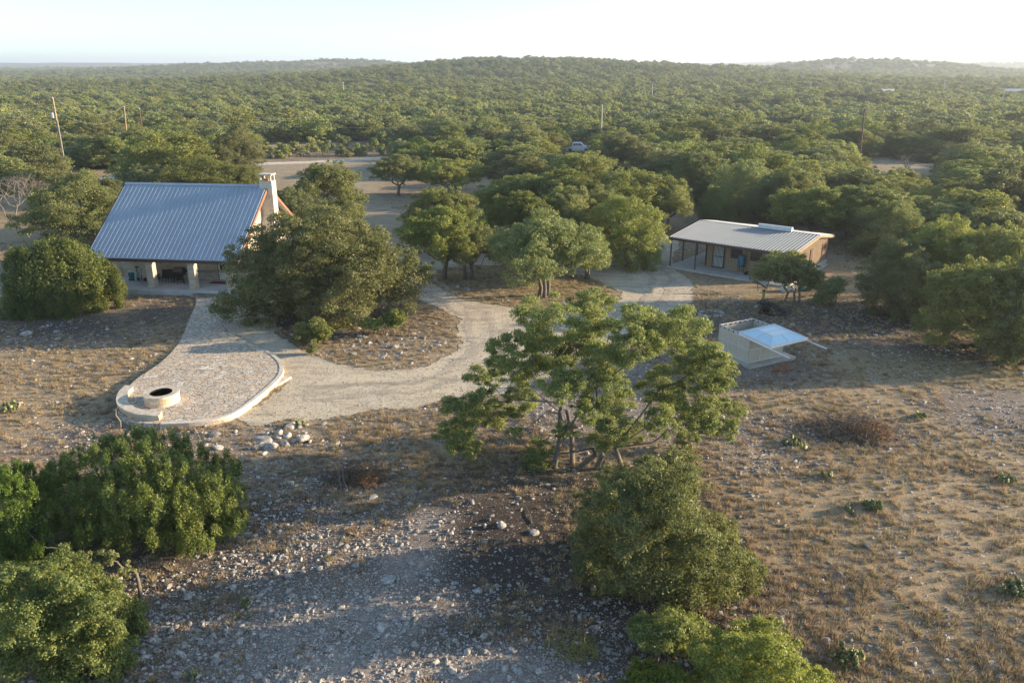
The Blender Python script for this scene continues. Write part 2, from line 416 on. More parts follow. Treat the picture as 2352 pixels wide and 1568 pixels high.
def m_tuft():
    g = NT('dry_grass_blades'); rnd = g.n('ShaderNodeObjectInfo').outputs['Random']
    c = g.ramp(rnd, [(0, (.17,.125,.085)), (.25, (.36,.265,.155)), (.6, (.48,.38,.245)), (.85, (.38,.31,.20)), (.96, (.22,.20,.10)), (1, (.20,.21,.08))])
    d = g.n('ShaderNodeBsdfDiffuse', {'Color': c}); tr = g.n('ShaderNodeBsdfTranslucent', {'Color': c})
    mx = g.n('ShaderNodeMixShader', {0: .3}); g.t.links.new(d.outputs[0], mx.inputs[1]); g.t.links.new(tr.outputs[0], mx.inputs[2])
    g.t.links.new(mx.outputs[0], g.out.inputs[0]); return g.m
M['tuft'] = m_tuft()
M['mosstuft'] = m_plain('olive_grass', (.22,.20,.055), .9, var=.4, scale=1)

# ------------------------------------------------------------------ ground sheet
def W(pts): return [P(*p) for p in pts]
# control outlines as surveyed picture positions
DRIVE = smooth(W([(505,697),(497,722),(516,757),(562,782),(612,808),(648,845),(648,885),(600,930),(540,958),(556,972),(605,978),(660,962),(740,962),(800,955),(870,942),(940,938),
  (1010,925),(1090,914),(1160,905),(1250,868),(1340,830),(1430,775),(1516,730),(1562,718),(1592,685),(1585,650),(1556,622),(1543,598),(1556,566),(1550,545),(1500,548),(1440,566),(1400,578),
  (1330,590),(1250,588),(1150,584),(1060,580),(990,575),(950,560),(925,575),(905,610),(870,640),(700,640),(600,665)]))
ISL1 = smooth(W([(632,742),(645,772),(700,803),(770,832),(850,847),(930,846),(1000,830),(1045,800),(1060,757),(1040,725),(985,698),(930,680),(850,672),(740,678),(660,700)]))
ISL2 = smooth(W([(985,628),(982,642),(1010,664),(1060,684),(1130,698),(1220,712),(1310,716),(1390,702),(1428,684),(1400,660),(1350,636),(1290,622),(1200,614),(1120,609),(1040,613)]))
CLEAR = smooth(W([(560,378),(700,372),(905,362),(905,385),(880,400),(866,440),(900,470),(935,500),(945,540),(940,572),(870,585),(700,560),(650,470),(600,430),(560,400)]))
ROADL = W([(300,399),(560,381),(700,376),(905,366),(1100,354),(1300,347),(1450,345),(1450,341),(1300,343),(1100,350),(905,361),(700,371),(560,375),(300,392)])
PATIO = W([(455,676),(450,700),(434,735),(412,790),(372,838),(318,878),(292,905),(272,935),(276,962),(304,980),(370,985),(450,981),(528,965),(590,925),(640,880),(650,855),(640,832),(610,809),(562,783),(518,758),(500,724),(508,700),(516,676)])
CLEAR2 = smooth(W([(1985,330),(2075,322),(2075,345),(2055,362),(2180,384),(2185,402),(2080,408),(1960,400),(1950,378),(1995,360)]))
HOUSE = W([(180,680),(560,680),(690,560),(690,455),(260,455)])
CABIN = W([(1520,640),(1740,690),(1920,650),(1940,590),(1660,540),(1520,560)])

def blobs(x, y, L):
    o = np.zeros_like(x)
    for u, v, rx, ry, s in L:
        c = P(u, v); o = np.maximum(o, s*np.exp(-((x-c.x)/rx)**2-((y-c.y)/ry)**2))
    return o
ROCKY = [(450,1480,6,5,.95),(650,1250,4,4,.85),(760,1450,5,5,.9),(600,1120,5,3,.55),(1000,1500,4,4,.7),(2060,1010,3,1.5,.5),(1700,980,5,2.5,.6),(1750,1040,4,3,.6),
         (820,1000,4,2,.35),(900,800,4,3,.5),(1950,700,6,5,.45),(2000,780,6,4,.35),(100,790,9,3,.4),(60,640,9,4,.7),(2300,970,4,3,.5),(1400,1500,4,3,.6),(850,1250,4,4,.7),(300,1000,5,2,.4),(1300,950,6,3,.4)]
GREENY = [(1150,690,5,1.5,.8),(1350,690,4,2,.8),(1100,640,7,3,.5),(1300,660,7,3,.6),(2300,850,6,3,.9),(2200,830,6,2,.8),(1900,700,7,3,.6),(1700,520,8,8,.5),(180,480,10,8,.5),(470,720,3,3,.3),(1300,1100,4,2,.3)]
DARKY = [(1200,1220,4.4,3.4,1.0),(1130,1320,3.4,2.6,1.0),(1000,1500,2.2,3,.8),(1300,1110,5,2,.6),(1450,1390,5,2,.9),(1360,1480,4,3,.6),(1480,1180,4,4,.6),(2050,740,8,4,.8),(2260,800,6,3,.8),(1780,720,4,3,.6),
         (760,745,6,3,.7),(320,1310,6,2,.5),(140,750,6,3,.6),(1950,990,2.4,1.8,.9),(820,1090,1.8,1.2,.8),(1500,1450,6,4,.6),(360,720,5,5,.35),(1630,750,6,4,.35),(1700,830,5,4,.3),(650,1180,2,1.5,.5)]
BAREY = [(985,1200,.8,1.2,.9),(940,1300,1.2,2,.9),(880,1420,2.0,2.2,.9),(800,1540,3.0,2,.9),(1010,1380,1.2,1.0,.5),(1120,1560,3,1.4,.85),(700,1480,2.5,3,.6),(1330,940,7,4,.55),(1400,850,8,4,.5),(1960,470,20,10,.2),(2330,940,4,3,.5),(350,1020,8,2.5,.35),(1750,850,3,1.6,.6),(60,650,9,5,.6)]
def build_ground():
    ys = [-70, -50, -30, -15, -5, 2, 8, 12]; y = 15.0; st = .26
    while y < 9500:
        ys.append(y); st = max(.26, (y-15)*.0085); y += st
    ys.append(9500); ys = np.array(ys); nx = 330
    t = np.linspace(-1, 1, nx)
    X = np.array([t*(np.maximum(yy, 12)*.92+22 if yy < 4000 else yy*.92) for yy in ys]); Y = np.repeat(ys[:, None], nx, 1)
    X[0:6] = t*120
    Z = ground_h(X, Y); V = np.stack([X, Y, Z], -1).reshape(-1, 3)
    n = len(ys); i = np.arange((n-1)*nx).reshape(n-1, nx)[:, :-1].ravel()
    F = np.stack([i, i+1, i+1+nx, i+nx], 1)
    me = npmesh('ground', V, F, M['ground']); me.shade_smooth()
    x, y = V[:, 0], V[:, 1]
    g = np.zeros((len(V), 4), np.float32)
    base = .16+.22*(noise(x, y, 9, 11)-.3)
    g[:, 0] = np.clip(np.maximum(blobs(x, y, ROCKY), base), 0, 1)
    g[:, 1] = np.clip(blobs(x, y, GREENY), 0, 1)
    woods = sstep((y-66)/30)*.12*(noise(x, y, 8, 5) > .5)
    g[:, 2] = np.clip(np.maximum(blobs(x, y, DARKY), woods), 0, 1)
    g[:, 3] = np.clip(blobs(x, y, BAREY), 0, 1)
    a = me.color_attributes.new('gm', 'FLOAT_COLOR', 'POINT'); a.data.foreach_set('color', g.ravel())
    fo = sstep((y-240)/300)*(.45+.4*sstep((y-1500)/1500)); b = me.attributes.new('gf', 'FLOAT', 'POINT'); b.data.foreach_set('value', fo.astype(np.float32))
    o = bpy.data.objects.new('ground', me); C.objects.link(o); tag(o, kind='structure'); return o
build_ground()

def sheet(name, polys_in, polys_out, res, m, dz, rag=.12, kind='structure'):
    xs = [p[0] for p in polys_in]; yy = [p[1] for p in polys_in]
    gx = np.arange(min(xs)-1, max(xs)+1, res); gy = np.arange(min(yy)-1, max(yy)+1, res)
    X, Y = np.meshgrid(gx, gy)
    cx = X[:-1, :-1]+res/2; cy = Y[:-1, :-1]+res/2
    nxn = (noise(cx, cy, .5, 21)-.5)*rag*3+(noise(cx, cy, 1.9, 22)-.5)*rag*5; nyn = (noise(cx, cy, .5, 23)-.5)*rag*3+(noise(cx, cy, 1.9, 24)-.5)*rag*5
    k = inpoly(cx+nxn, cy+nyn, polys_in)
    for q in polys_out: k &= ~inpoly(cx+nxn, cy+nyn, q)
    rng = np.random.default_rng(3)
    jx = (rng.random(X.shape)-.5)*res*.6; jy = (rng.random(X.shape)-.5)*res*.6
    Xj = X+jx; Yj = Y+jy; Z = ground_h(Xj, Yj)+dz
    nx = X.shape[1]; ii = np.argwhere(k); i = ii[:, 0]*nx+ii[:, 1]
    F = np.stack([i, i+1, i+1+nx, i+nx], 1); u, inv = np.unique(F, return_inverse=True)
    V = np.stack([Xj, Yj, Z], -1).reshape(-1, 3)[u]; F = inv.reshape(F.shape)
    me = npmesh(name, V, F, m); o = bpy.data.objects.new(name, me); C.objects.link(o); tag(o, kind=kind); return o
sheet('gravel_driveway', DRIVE, [ISL1, ISL2], .13, M['gravel'], .02)
def strip(path, w, off):
    c = [P(*q) for q in path]; c = [c[0]]+c+[c[-1]]; L = []
    for i in range(len(c)-3):
        p0, p1, p2, p3 = c[i:i+4]
        for q in range(8):
            t = q/8; L.append(.5*((2*p1)+(p2-p0)*t+(2*p0-5*p1+4*p2-p3)*t*t+(3*p1-p0-3*p2+p3)*t**3))
    A, B = [], []
    for i in range(len(L)):
        d = (L[min(i+1, len(L)-1)]-L[max(i-1, 0)]).normalized(); n = Vector((-d.y, d.x, 0)); A.append(L[i]+n*(off+w/2)); B.append(L[i]+n*(off-w/2))
    return A+B[::-1]
M['rut'] = m_gravel('compacted_gravel', (.33,.28,.215), (.46,.39,.30), (.56,.48,.38))
PA = [(690,905),(850,895),(1000,878),(1085,832),(1112,775),(1085,722),(1030,690),(985,650),(965,600)]; PB = [(1050,862),(1120,800),(1230,752),(1390,742),(1500,695),(1515,640),(1490,590),(1500,560)]
for pth in (PA, PB):
    for off in (-.8, .8): sheet('wheel_track', strip(pth, .5, off), [], .12, M['rut'], .028 if pth is PA else .032, .16)
sheet('dirt_clearing', CLEAR, [DRIVE], .4, M['dirt'], .02, .3)
sheet('dirt_road', ROADL, [], .5, M['road'], .03, .1)
sheet('sandy_clearing', CLEAR2, [], .6, M['dirt'], .02, .5)

# ------------------------------------------------------------------ patio
def build_patio():
    pts = smooth(PATIO, 5)
    def ztop(p): return .05+.26*float(sstep((56-p.y)/14))
    bm = bmesh.new(); top = [bm.verts.new((p.x, p.y, ztop(p))) for p in pts]; bot = [bm.verts.new((p.x, p.y, -.25)) for p in pts]
    # sloping top as strips: triangulate
    f = bm.faces.new(top); n = len(pts)
    for i in range(n): bm.faces.new([top[i], bot[i], bot[(i+1) % n], top[(i+1) % n]])
    bmesh.ops.recalc_face_normals(bm, faces=bm.faces); bmesh.ops.triangulate(bm, faces=[f])
    me = bpy.data.meshes.new('stone_patio'); bm.to_mesh(me); bm.free(); me.materials.append(M['flag'])
    o = bpy.data.objects.new('stone_patio', me); C.objects.link(o); tag(o, kind='structure')
    # pale rim along the raised edge
    mb = MB(); rim = [P(*q) for q in [(370,986),(450,982),(528,966),(590,926),(640,881),(651,855),(641,831),(610,808)]]
    rim = [rim[0]]+rim+[rim[-1]]; path = []
    for i in range(len(rim)-3):
        p0, p1, p2, p3 = rim[i:i+4]
        for q in range(6):
            t = q/6; path.append(.5*((2*p1)+(p2-p0)*t+(2*p0-5*p1+4*p2-p3)*t*t+(3*p1-p0-3*p2+p3)*t**3))
    cen = Vector((-18, 44, 0))
    for i in range(len(path)-1):
        a, b = path[i], path[i+1]; 
        na = (a-cen).normalized(); nb = (b-cen).normalized()
        za, zb = ztop(a), ztop(b)
        vs = []
        for p, nn, z in ((a, na, za), (b, nb, zb)):
            for off, zz in ((.04, -.3), (.04, z+.03), (-.22, z+.03), (-.22, -.3)):
                q = p+nn*off; vs.append((q.x, q.y, zz))
        fs = [(0,1,5,4),(1,2,6,5),(2,3,7,6)]
        if i == 0: fs.append((0,3,2,1))
        if i == len(path)-2: fs.append((4,5,6,7))
        mb.add(vs, fs)
    mb.build('stone_edging', M['chimney'], None, label='long curved pale limestone edging round the right side of the flagstone patio', cat='edging')
build_patio()

def seat_wall():
    pts = [P(*q) for q in [(292,906),(277,922),(272,942),(282,958),(312,972),(368,978)]]
    pts = [pts[0]]+pts+[pts[-1]]; path = []
    for i in range(len(pts)-3):
        p0, p1, p2, p3 = pts[i:i+4]
        for q in range(7):
            t = q/7; path.append(.5*((2*p1)+(p2-p0)*t+(2*p0-5*p1+4*p2-p3)*t*t+(3*p1-p0-3*p2+p3)*t**3))
    path.append(pts[-1]); cen = Vector((-18.8, 41.6, 0))
    root = empty('stone_seat_wall', (path[0].x, path[0].y, 0), 0, 'low curved limestone seat wall wrapping the fire pit end of the patio', 'wall')
    for nm, o0, o1, z0, z1, m in (('wall', .0, .50, -.3, .52, 'block'), ('coping', -.03, .53, .523, .60, 'coping')):
        mb = MB()
        for i in range(len(path)-1):
            vs = []
            for p in (path[i], path[i+1]):
                nn = (cen-p); nn.z = 0; nn.normalize()
                for off, zz in ((o0, z0), (o0, z1), (o1, z1), (o1, z0)):
                    q = p+nn*off-Vector(root.location); vs.append((q.x, q.y, zz))
            fs = [(0,1,5,4),(1,2,6,5),(2,3,7,6),(3,0,4,7)]
            if i == 0: fs.append((0,3,2,1))
            if i == len(path)-2: fs.append((4,5,6,7))
            mb.add(vs, fs)
        mb.build(nm, M[m], root)
seat_wall()

def fire_pit():
    c = P(373, 922, .3)
    r = empty('fire_pit', (c.x, c.y, .28), 0, 'round limestone fire pit with blackened inside on the flagstone patio', 'fire pit')
    MB().lathe([(.93,0),(.93,.50),(.62,.50),(.62,0)], n=40).build('ring_wall', M['block'], r)
    MB().lathe([(.96,.503),(.96,.60),(.60,.60),(.60,.503)], n=40).build('coping', M['coping'], r)
    MB().lathe([(.62,.05),(.615,.59),(.59,.592),(.585,.1)], n=40).build('steel_liner', M['black'], r)
    MB().lathe([(0,.28),(.3,.26),(.58,.22),(.58,.02)], n=24).build('ash_bed', M['ash'], r)
    mb = MB()
    for a, l in ((.3,.4),(1.2,.35),(2.4,.42)): mb.tube([(-math.cos(a)*l,-math.sin(a)*l,.30),(math.cos(a)*l*.8,math.sin(a)*l*.8,.34)], .035, 6)
    mb.build('charred_log', M['dead'], r)
fire_pit()
a = P(626, 892); b = P(665, 870); d = (b-a); mb = MB()
r = empty('stone_step', ((a.x+b.x)/2+.0, (a.y+b.y)/2, 0), math.atan2(d.y, d.x), 'single long limestone step on the gravel beside the curved patio edge', 'step')
MB().box((0, .1, .07), (d.length*1.1, .42, .16)).build('step_slab', M['coping'], r, .015)

# ------------------------------------------------------------------ rocks
def rock_mesh(name, seed, sub=2, flat=.7, amp=.28):
    rng = random.Random(seed); bm = bmesh.new(); bmesh.ops.create_icosphere(bm, subdivisions=sub, radius=1)
    sc = Vector((rng.uniform(.8,1.25), rng.uniform(.6,1), rng.uniform(.45,.8)*flat/.7))
    cuts = [(Vector((rng.gauss(0,1), rng.gauss(0,1), rng.gauss(0,1))).normalized(), rng.uniform(.55,.85)) for _ in range(9)]
    for v in bm.verts:
        p = v.co.copy()
        for n, d in cuts:
            k = p.dot(n)
            if k > d: p -= n*(k-d)
        p *= 1+rng.uniform(-.5,.5)*amp*.25
        v.co = Vector((p.x*sc.x, p.y*sc.y, p.z*sc.z+.25*sc.z))
    me = bpy.data.meshes.new(name); bm.to_mesh(me); bm.free(); me.materials.append(M['rock']); return me
ROCKS = [rock_mesh('rock', i, 3 if i < 6 else 2) for i in range(10)]
rrng = random.Random(7)
def put_rock(x, y, s, label, group=None, z=None, mesh=None, cat='rock', name='limestone_rock', flat=1.0):
    o = bpy.data.objects.new(name, mesh or ROCKS[rrng.randrange(6)]); C.objects.link(o)
    o.location = (x, y, gh(x, y) if z is None else z); o.rotation_euler = (rrng.uniform(-.2,.2), rrng.uniform(-.2,.2), rrng.uniform(0,6.28))
    o.scale = (s, s*rrng.uniform(.8,1.1), s*rrng.uniform(.75,1.05)*flat); tag(o, label, cat, group); return o
# the boulder pile below the gravel
pile = [(604,1005,30,'bluish grey boulder at the left of the boulder pile'),(621,1020,34,'large rounded grey boulder lowest in the boulder pile'),(590,1025,16,'small dark rock at the left foot of the boulder pile'),
        (656,1015,26,'grey boulder right of the large rounded one in the boulder pile'),(641,990,18,'small upright rock at the top of the boulder pile'),(660,997,20,'mossy rock in the middle of the boulder pile'),
        (697,1003,34,'whitish flat-sided boulder at the right end of the boulder pile'),(712,1012,14,'small rock tucked below the whitish boulder of the pile'),(664,977,20,'pale slab-like rock at the back of the boulder pile'),
        (676,1010,14,'small stone between the grey and the whitish boulders of the pile'),(640,1004,12,'small stone in the gap behind the large rounded boulder'),(702,972,10,'little rock at the top right above the boulder pile')]
for i, (u, v, r_, lb) in enumerate(pile):
    c = P(u, v+r_*.25); put_rock(c.x, c.y, r_/FPX*depth(c.y)*.62, lb, 'boulders heaped at the gravel edge', flat=1.15)
# single named rocks (u,v,half width px,label)
named = [(1330,1545,28,'long squared grey block at the bottom edge below the lower right oak'),(870,1150,0,''),(500,1030,26,'flat grey slab between the patio and the green juniper clump'),(495,1000,34,'broad flat bluish slab in the soil below the patio rim'),
 (690,1170,20,'blocky grey rock below the dead brush heap'),(632,1205,20,'rounded grey rock near the right side of the juniper clump'),(605,1360,20,'dark pitted boulder at the lower edge of the juniper clump'),
 (500,1345,12,'upright rock in front of the juniper clump'),(430,1370,30,'large pale boulder right of the bottom left oak bush'),(362,1494,26,'round pale boulder right of the bottom left oak bush, near the frame bottom'),
 (800,1175,18,'flat pale slab left of the bare path'),(905,1243,18,'long whitish slab beside the bare path'),(870,1300,10,'white stone on the bare path edge'),(960,1420,14,'pale stone standing in the dark soil patch'),
 (1270,1250,12,'white stone on dark soil left of the lower right oak'),(1140,1350,10,'small white stone on the dark soil'),(60,768,26,'long low limestone ledge below the round juniper'),(130,762,16,'short pale ledge stone right of the long ledge below the round juniper'),
 (197,757,0,''),(245,752,9,'pale upright stone at the right foot of the round juniper'),(262,750,9,'white stone beside the upright one at the foot of the round juniper'),
 (1818,747,14,'pale lump of limestone behind the grey and white enclosure'),(1795,745,10,'flatter pale stone left of the limestone lump behind the enclosure'),(2330,1128,12,'white stone at the right edge of the dry grass'),
 (2110,1125,9,'white stone in dry grass right of the brush pile'),(1745,1062,12,'white stone right of the big central oak'),(1790,1450,14,'dark boulder under the small oak at bottom right'),(1490,1460,18,'dark rounded boulder between the lower right oak and the block'),
 (2280,1530,30,'flat buried slab near the bottom right corner'),(2020,1490,24,'flat grey slab low in the dry grass at bottom right'),(720,1255,14,'grey slab in the rubble left of the bare path'),(550,1475,18,'pale flat rock in the rubble'),
 (780,1395,12,'blue grey slab in the rubble beside the path'),(690,1530,20,'grey flat slab near the bottom in the rubble'),(520,1400,16,'tilted pale rock in the rubble')]
for u, v, r_, lb in named:
    if r_ == 0: continue
    c = P(u, v); put_rock(c.x, c.y, r_/FPX*depth(c.y)*.55, lb, None, flat=.75)
rs = np.random.default_rng(12)
# individually countable stones of the rubble field
cnt = 0; zone = [(570,1060),(900,1130),(1010,1200),(960,1568),(290,1568),(300,1400),(560,1250)]
while cnt < 170:
    u, v = rs.uniform(250, 1500), rs.uniform(1040, 1600)
    if not bool(inpoly(np.array(u), np.array(v), zone)) and rs.random() > .12: continue
    c = P(u, v); s = float(np.clip(rs.lognormal(-2.3, .42), .06, .30)); cnt += 1
    put_rock(c.x, c.y, s, 'loose pale limestone rock lying in the stony ground of the foreground', 'loose rocks in the stony foreground', mesh=ROCKS[rrng.randrange(10)])
for i in range(34):
    u = rs.normal(870, 85); v = rs.normal(785, 28); c = P(u, v)
    if bool(inpoly(np.array(c.x), np.array(c.y), ISL1)): put_rock(c.x, c.y, float(rs.uniform(.08,.3)), 'pale rock in the dry grass island around the large oak', 'rocks in the oak island', flat=.7)
def ring(name, label, cu, cv, ru, rv, a0, a1, n, smin, smax, group, rl):
    for i in range(n):
        a = R(a0+(a1-a0)*(i+.5)/n)+rs.normal(0, .06); c = P(cu+ru*math.cos(a)*rs.uniform(.85,1.1), cv-rv*math.sin(a)*rs.uniform(.85,1.1))
        put_rock(c.x, c.y, float(rs.uniform(smin, smax)), rl, group)
ring('', '', 1632, 722, 26, 8, 0, 360, 22, .14, .26, 'stones of the small fire ring', 'whitish stone of the small stone ring before the cabin')
ring('', '', 1412, 590, 30, 26, -95, 30, 30, .16, .3, 'stones edging the island end', 'pale stone in the curved border beside the driveway under the oaks')
for u, v, n, sp, lab, gr in ((1072,662,9,14,'pale rock in the small heap at the left part of the driveway island','rocks at the left of the driveway island'),
                             (1408,686,9,9,'pale rock in the small heap at the right tip of the driveway island','rocks at the right tip of the driveway island'),
                             (1300,703,7,22,'white flat stone along the front edge of the driveway island','flat stones at the front of the driveway island'),
                             (1690,690,14,30,'white stone on the shaded ground before the cabin porch','white stones before the cabin porch')):
    for i in range(n):
        c = P(u+rs.normal(0, sp*.5), v+rs.normal(0, sp*.2)); put_rock(c.x, c.y, float(rs.uniform(.1,.26)), lab, gr)

# ------------------------------------------------------------------ scatter (geometry nodes) for what nobody could count
PROTO = bpy.data.collections.new('scatter_sources')
def scatter(name, meshes, pts, scl, rotz, label, cat, kind='stuff', zs=None):
    col = bpy.data.collections.new(name+'_sources'); n = len(pts)
    for i, me in enumerate(meshes):
        o = bpy.data.objects.new('%s_source' % name, me); col.objects.link(o)
    me = bpy.data.meshes.new(name); me.vertices.add(n); me.vertices.foreach_set('co', np.ascontiguousarray(pts, np.float32).ravel())
    rng = np.random.default_rng(len(name))
    sc = np.stack([scl, scl, scl*(1 if zs is None else zs)], 1).astype(np.float32)
    a = me.attributes.new('sc', 'FLOAT_VECTOR', 'POINT'); a.data.foreach_set('vector', sc.ravel())
    rt = np.stack([rng.normal(0, .08, n), rng.normal(0, .08, n), rotz], 1).astype(np.float32)
    a = me.attributes.new('rt', 'FLOAT_VECTOR', 'POINT'); a.data.foreach_set('vector', rt.ravel())
    a = me.attributes.new('ix', 'INT', 'POINT'); a.data.foreach_set('value', rng.integers(0, len(meshes), n).astype(np.int32))
    o = bpy.data.objects.new(name, me); C.objects.link(o); tag(o, label, cat, None, kind)
    g = bpy.data.node_groups.new(name, 'GeometryNodeTree')
    g.interface.new_socket('Geometry', in_out='INPUT', socket_type='NodeSocketGeometry'); g.interface.new_socket('Geometry', in_out='OUTPUT', socket_type='NodeSocketGeometry')
    N = g.nodes; L = g.links; gi = N.new('NodeGroupInput'); go = N.new('NodeGroupOutput')
    ci = N.new('GeometryNodeCollectionInfo'); ci.inputs[0].default_value = col; ci.inputs['Separate Children'].default_value = True; ci.inputs['Reset Children'].default_value = True
    ip = N.new('GeometryNodeInstanceOnPoints'); ip.inputs['Pick Instance'].default_value = True
    def att(nm, ty):
        x = N.new('GeometryNodeInputNamedAttribute'); x.data_type = ty; x.inputs[0].default_value = nm; return [q for q in x.outputs if q.enabled and q.name == 'Attribute'][0]
    mp = N.new('GeometryNodeMeshToPoints')
    L.new(gi.outputs[0], mp.inputs['Mesh']); L.new(mp.outputs[0], ip.inputs['Points']); L.new(ci.outputs[0], ip.inputs['Instance'])
    L.new(att('ix', 'INT'), ip.inputs['Instance Index']); L.new(att('sc', 'FLOAT_VECTOR'), ip.inputs['Scale'])
    try:
        er = N.new('FunctionNodeEulerToRotation'); L.new(att('rt', 'FLOAT_VECTOR'), er.inputs[0]); L.new(er.outputs[0], ip.inputs['Rotation'])
    except Exception: L.new(att('rt', 'FLOAT_VECTOR'), ip.inputs['Rotation'])
    L.new(ip.outputs[0], go.inputs[0])
    md = o.modifiers.new('scatter', 'NODES'); md.node_group = g
    return o

def on_hard(x, y):
    return inpoly(x, y, DRIVE) & ~inpoly(x, y, ISL1) & ~inpoly(x, y, ISL2) | inpoly(x, y, PATIO)
def tuft_mesh(seed, n=26, h=.26, m='tuft'):
    rng = np.random.default_rng(seed); a = rng.uniform(0, 6.28, n); r = rng.uniform(0, .13, n)
    bx, by = r*np.cos(a), r*np.sin(a); le = rng.uniform(.5, 1, n)*h; lean = rng.uniform(.2, .95, n)
    tx, ty = bx+np.cos(a)*le*lean, by+np.sin(a)*le*lean; tz = le*np.sqrt(1-np.clip(lean*.85, 0, .95)**2)
    p = rng.uniform(0, 6.28, n); w = .014
    V = np.stack([np.stack([bx-w*np.cos(p), by-w*np.sin(p), 0*bx-.01], 1), np.stack([bx+w*np.cos(p), by+w*np.sin(p), 0*bx-.01], 1), np.stack([tx, ty, tz], 1)], 1).reshape(-1, 3)
    return npmesh('grass_tuft', V, np.arange(3*n).reshape(n, 3), M[m])
rng = np.random.default_rng(5)
def field(n, y0, y1, p=1.7):
    y = y0+(y1-y0)*rng.random(n)**p; x = (rng.random(n)*2-1)*(y*.68+4); return x, y
x, y = field(90000, 17, 85, 1.35)
dens = -.05+1.25*(noise(x, y, 1.3, 31)*.6+noise(x, y, 6, 32)*.6)-.7*blobs(x, y, DARKY)-.85*blobs(x, y, BAREY)-.22*blobs(x, y, ROCKY)
k = (rng.random(len(x)) < dens*.72) & ~on_hard(x, y) & ~inpoly(x, y, HOUSE) & ~inpoly(x, y, CABIN)
x, y = x[k], y[k]; n = len(x)
scatter('dry_grass', [tuft_mesh(i) for i in range(6)], np.stack([x, y, ground_h(x, y)], 1), rng.uniform(.45, 1.15, n), rng.uniform(0, 6.28, n),
        'short dry tan grass covering the open ground', 'grass')
x, y = field(85000, 17, 62, 1.25)
dens = .16+.95*blobs(x, y, ROCKY)+.5*blobs(x, y, BAREY)-.05*blobs(x, y, DARKY)
k = (rng.random(len(x)) < dens*(.3+noise(x, y, .9, 41))) & ~on_hard(x, y)
x, y = x[k], y[k]; n = len(x); s = np.clip(rng.lognormal(-3.15, .62, n), .018, .2)
scatter('limestone_rubble', [rock_mesh('pebble', 50+i, 1) for i in range(6)], np.stack([x, y, ground_h(x, y)], 1), s, rng.uniform(0, 6.28, n),
        'small broken limestone chips strewn over the soil', 'rubble')
# gravel grains loose on the drive
x, y = field(60000, 36, 78, 1.0); k = inpoly(x, y, DRIVE) & ~inpoly(x, y, ISL1) & ~inpoly(x, y, ISL2); x, y = x[k], y[k]; n = len(x)
scatter('loose_gravel', [rock_mesh('pebble', 70+i, 1) for i in range(4)], np.stack([x, y, ground_h(x, y)+.02], 1), np.clip(rng.lognormal(-3.55, .35, n), .015, .06), rng.uniform(0, 6.28, n),
        'loose gravel grains on the driveway', 'gravel')

# ------------------------------------------------------------------ trees
def leaves(cl, n, lw, ll, seed, up=.08, shell=.6, align=None, jit=.9):
    """cl (k,6): centres and radii of leaf clumps"""
    rng = np.random.default_rng(seed); cl = np.asarray(cl, float)
    wgt = cl[:, 3]*cl[:, 4]+cl[:, 3]*cl[:, 5]; wgt = wgt/wgt.sum()
    i = rng.choice(len(cl), n, p=wgt); d = rng.normal(size=(n, 3)); d /= np.linalg.norm(d, axis=1)[:, None]
    fl = (d[:, 2] < -.15) & (rng.random(n) < .6); d[fl, 2] *= -1
    r = 1-shell*rng.random(n)**1.3; r *= 1+.28*rng.random(n)**3
    p = cl[i, :3]+d*r[:, None]*cl[i, 3:6]
    nr = d+rng.normal(size=(n, 3))*jit+np.array([0, 0, up]); nr /= np.linalg.norm(nr, axis=1)[:, None]
    t = rng.normal(size=(n, 3))
    if align is not None: t = t*.45+d*.5+np.array(align)
    t -= nr*np.sum(t*nr, 1)[:, None]; t /= np.linalg.norm(t, axis=1)[:, None]
    b = np.cross(nr, t); s = rng.uniform(.6, 1.3, n)[:, None]
    V = np.stack([p-t*ll*.5*s, p-b*lw*.5*s, p+t*ll*.5*s, p+b*lw*.5*s], 1).reshape(-1, 3)
    return V, np.arange(4*n).reshape(n, 4)
def subclumps(cl, k, fr, seed, upb=.2, out=.85, flat=.8):
    rng = np.random.default_rng(seed); o = []
    for c in cl:
        kk = max(4, int(k*rng.uniform(.8, 1.2)))
        d = rng.normal(size=(kk, 3)); d[:, 2] = d[:, 2]+upb; d /= np.linalg.norm(d, axis=1)[:, None]
        for q in d:
            f = rng.uniform(.65, 1.1)*out; rr = fr*rng.uniform(.6, 1.35)
            o.append([c[0]+q[0]*c[3]*f, c[1]+q[1]*c[4]*f, c[2]+q[2]*c[5]*f, rr*c[3], rr*c[4], rr*c[5]*flat])
    return o
def limbs(mb, base, cl, r0, seed, split=.35, n=6, wig=.12):
    rng = random.Random(seed)
    for c in cl:
        e = Vector(c[:3]); b = Vector(base); L = (e-b).length
        m1 = b.lerp(e, split)+Vector((rng.gauss(0,1), rng.gauss(0,1), abs(rng.gauss(0,1))*.8))*L*wig
        m2 = b.lerp(e, .7)+Vector((rng.gauss(0,1), rng.gauss(0,1), rng.gauss(0,1)))*L*wig*.7
        rr = r0*rng.uniform(.35,.6)
        mb.tube([b, m1, m2, e], [rr, rr*.75, rr*.5, rr*.18], n)
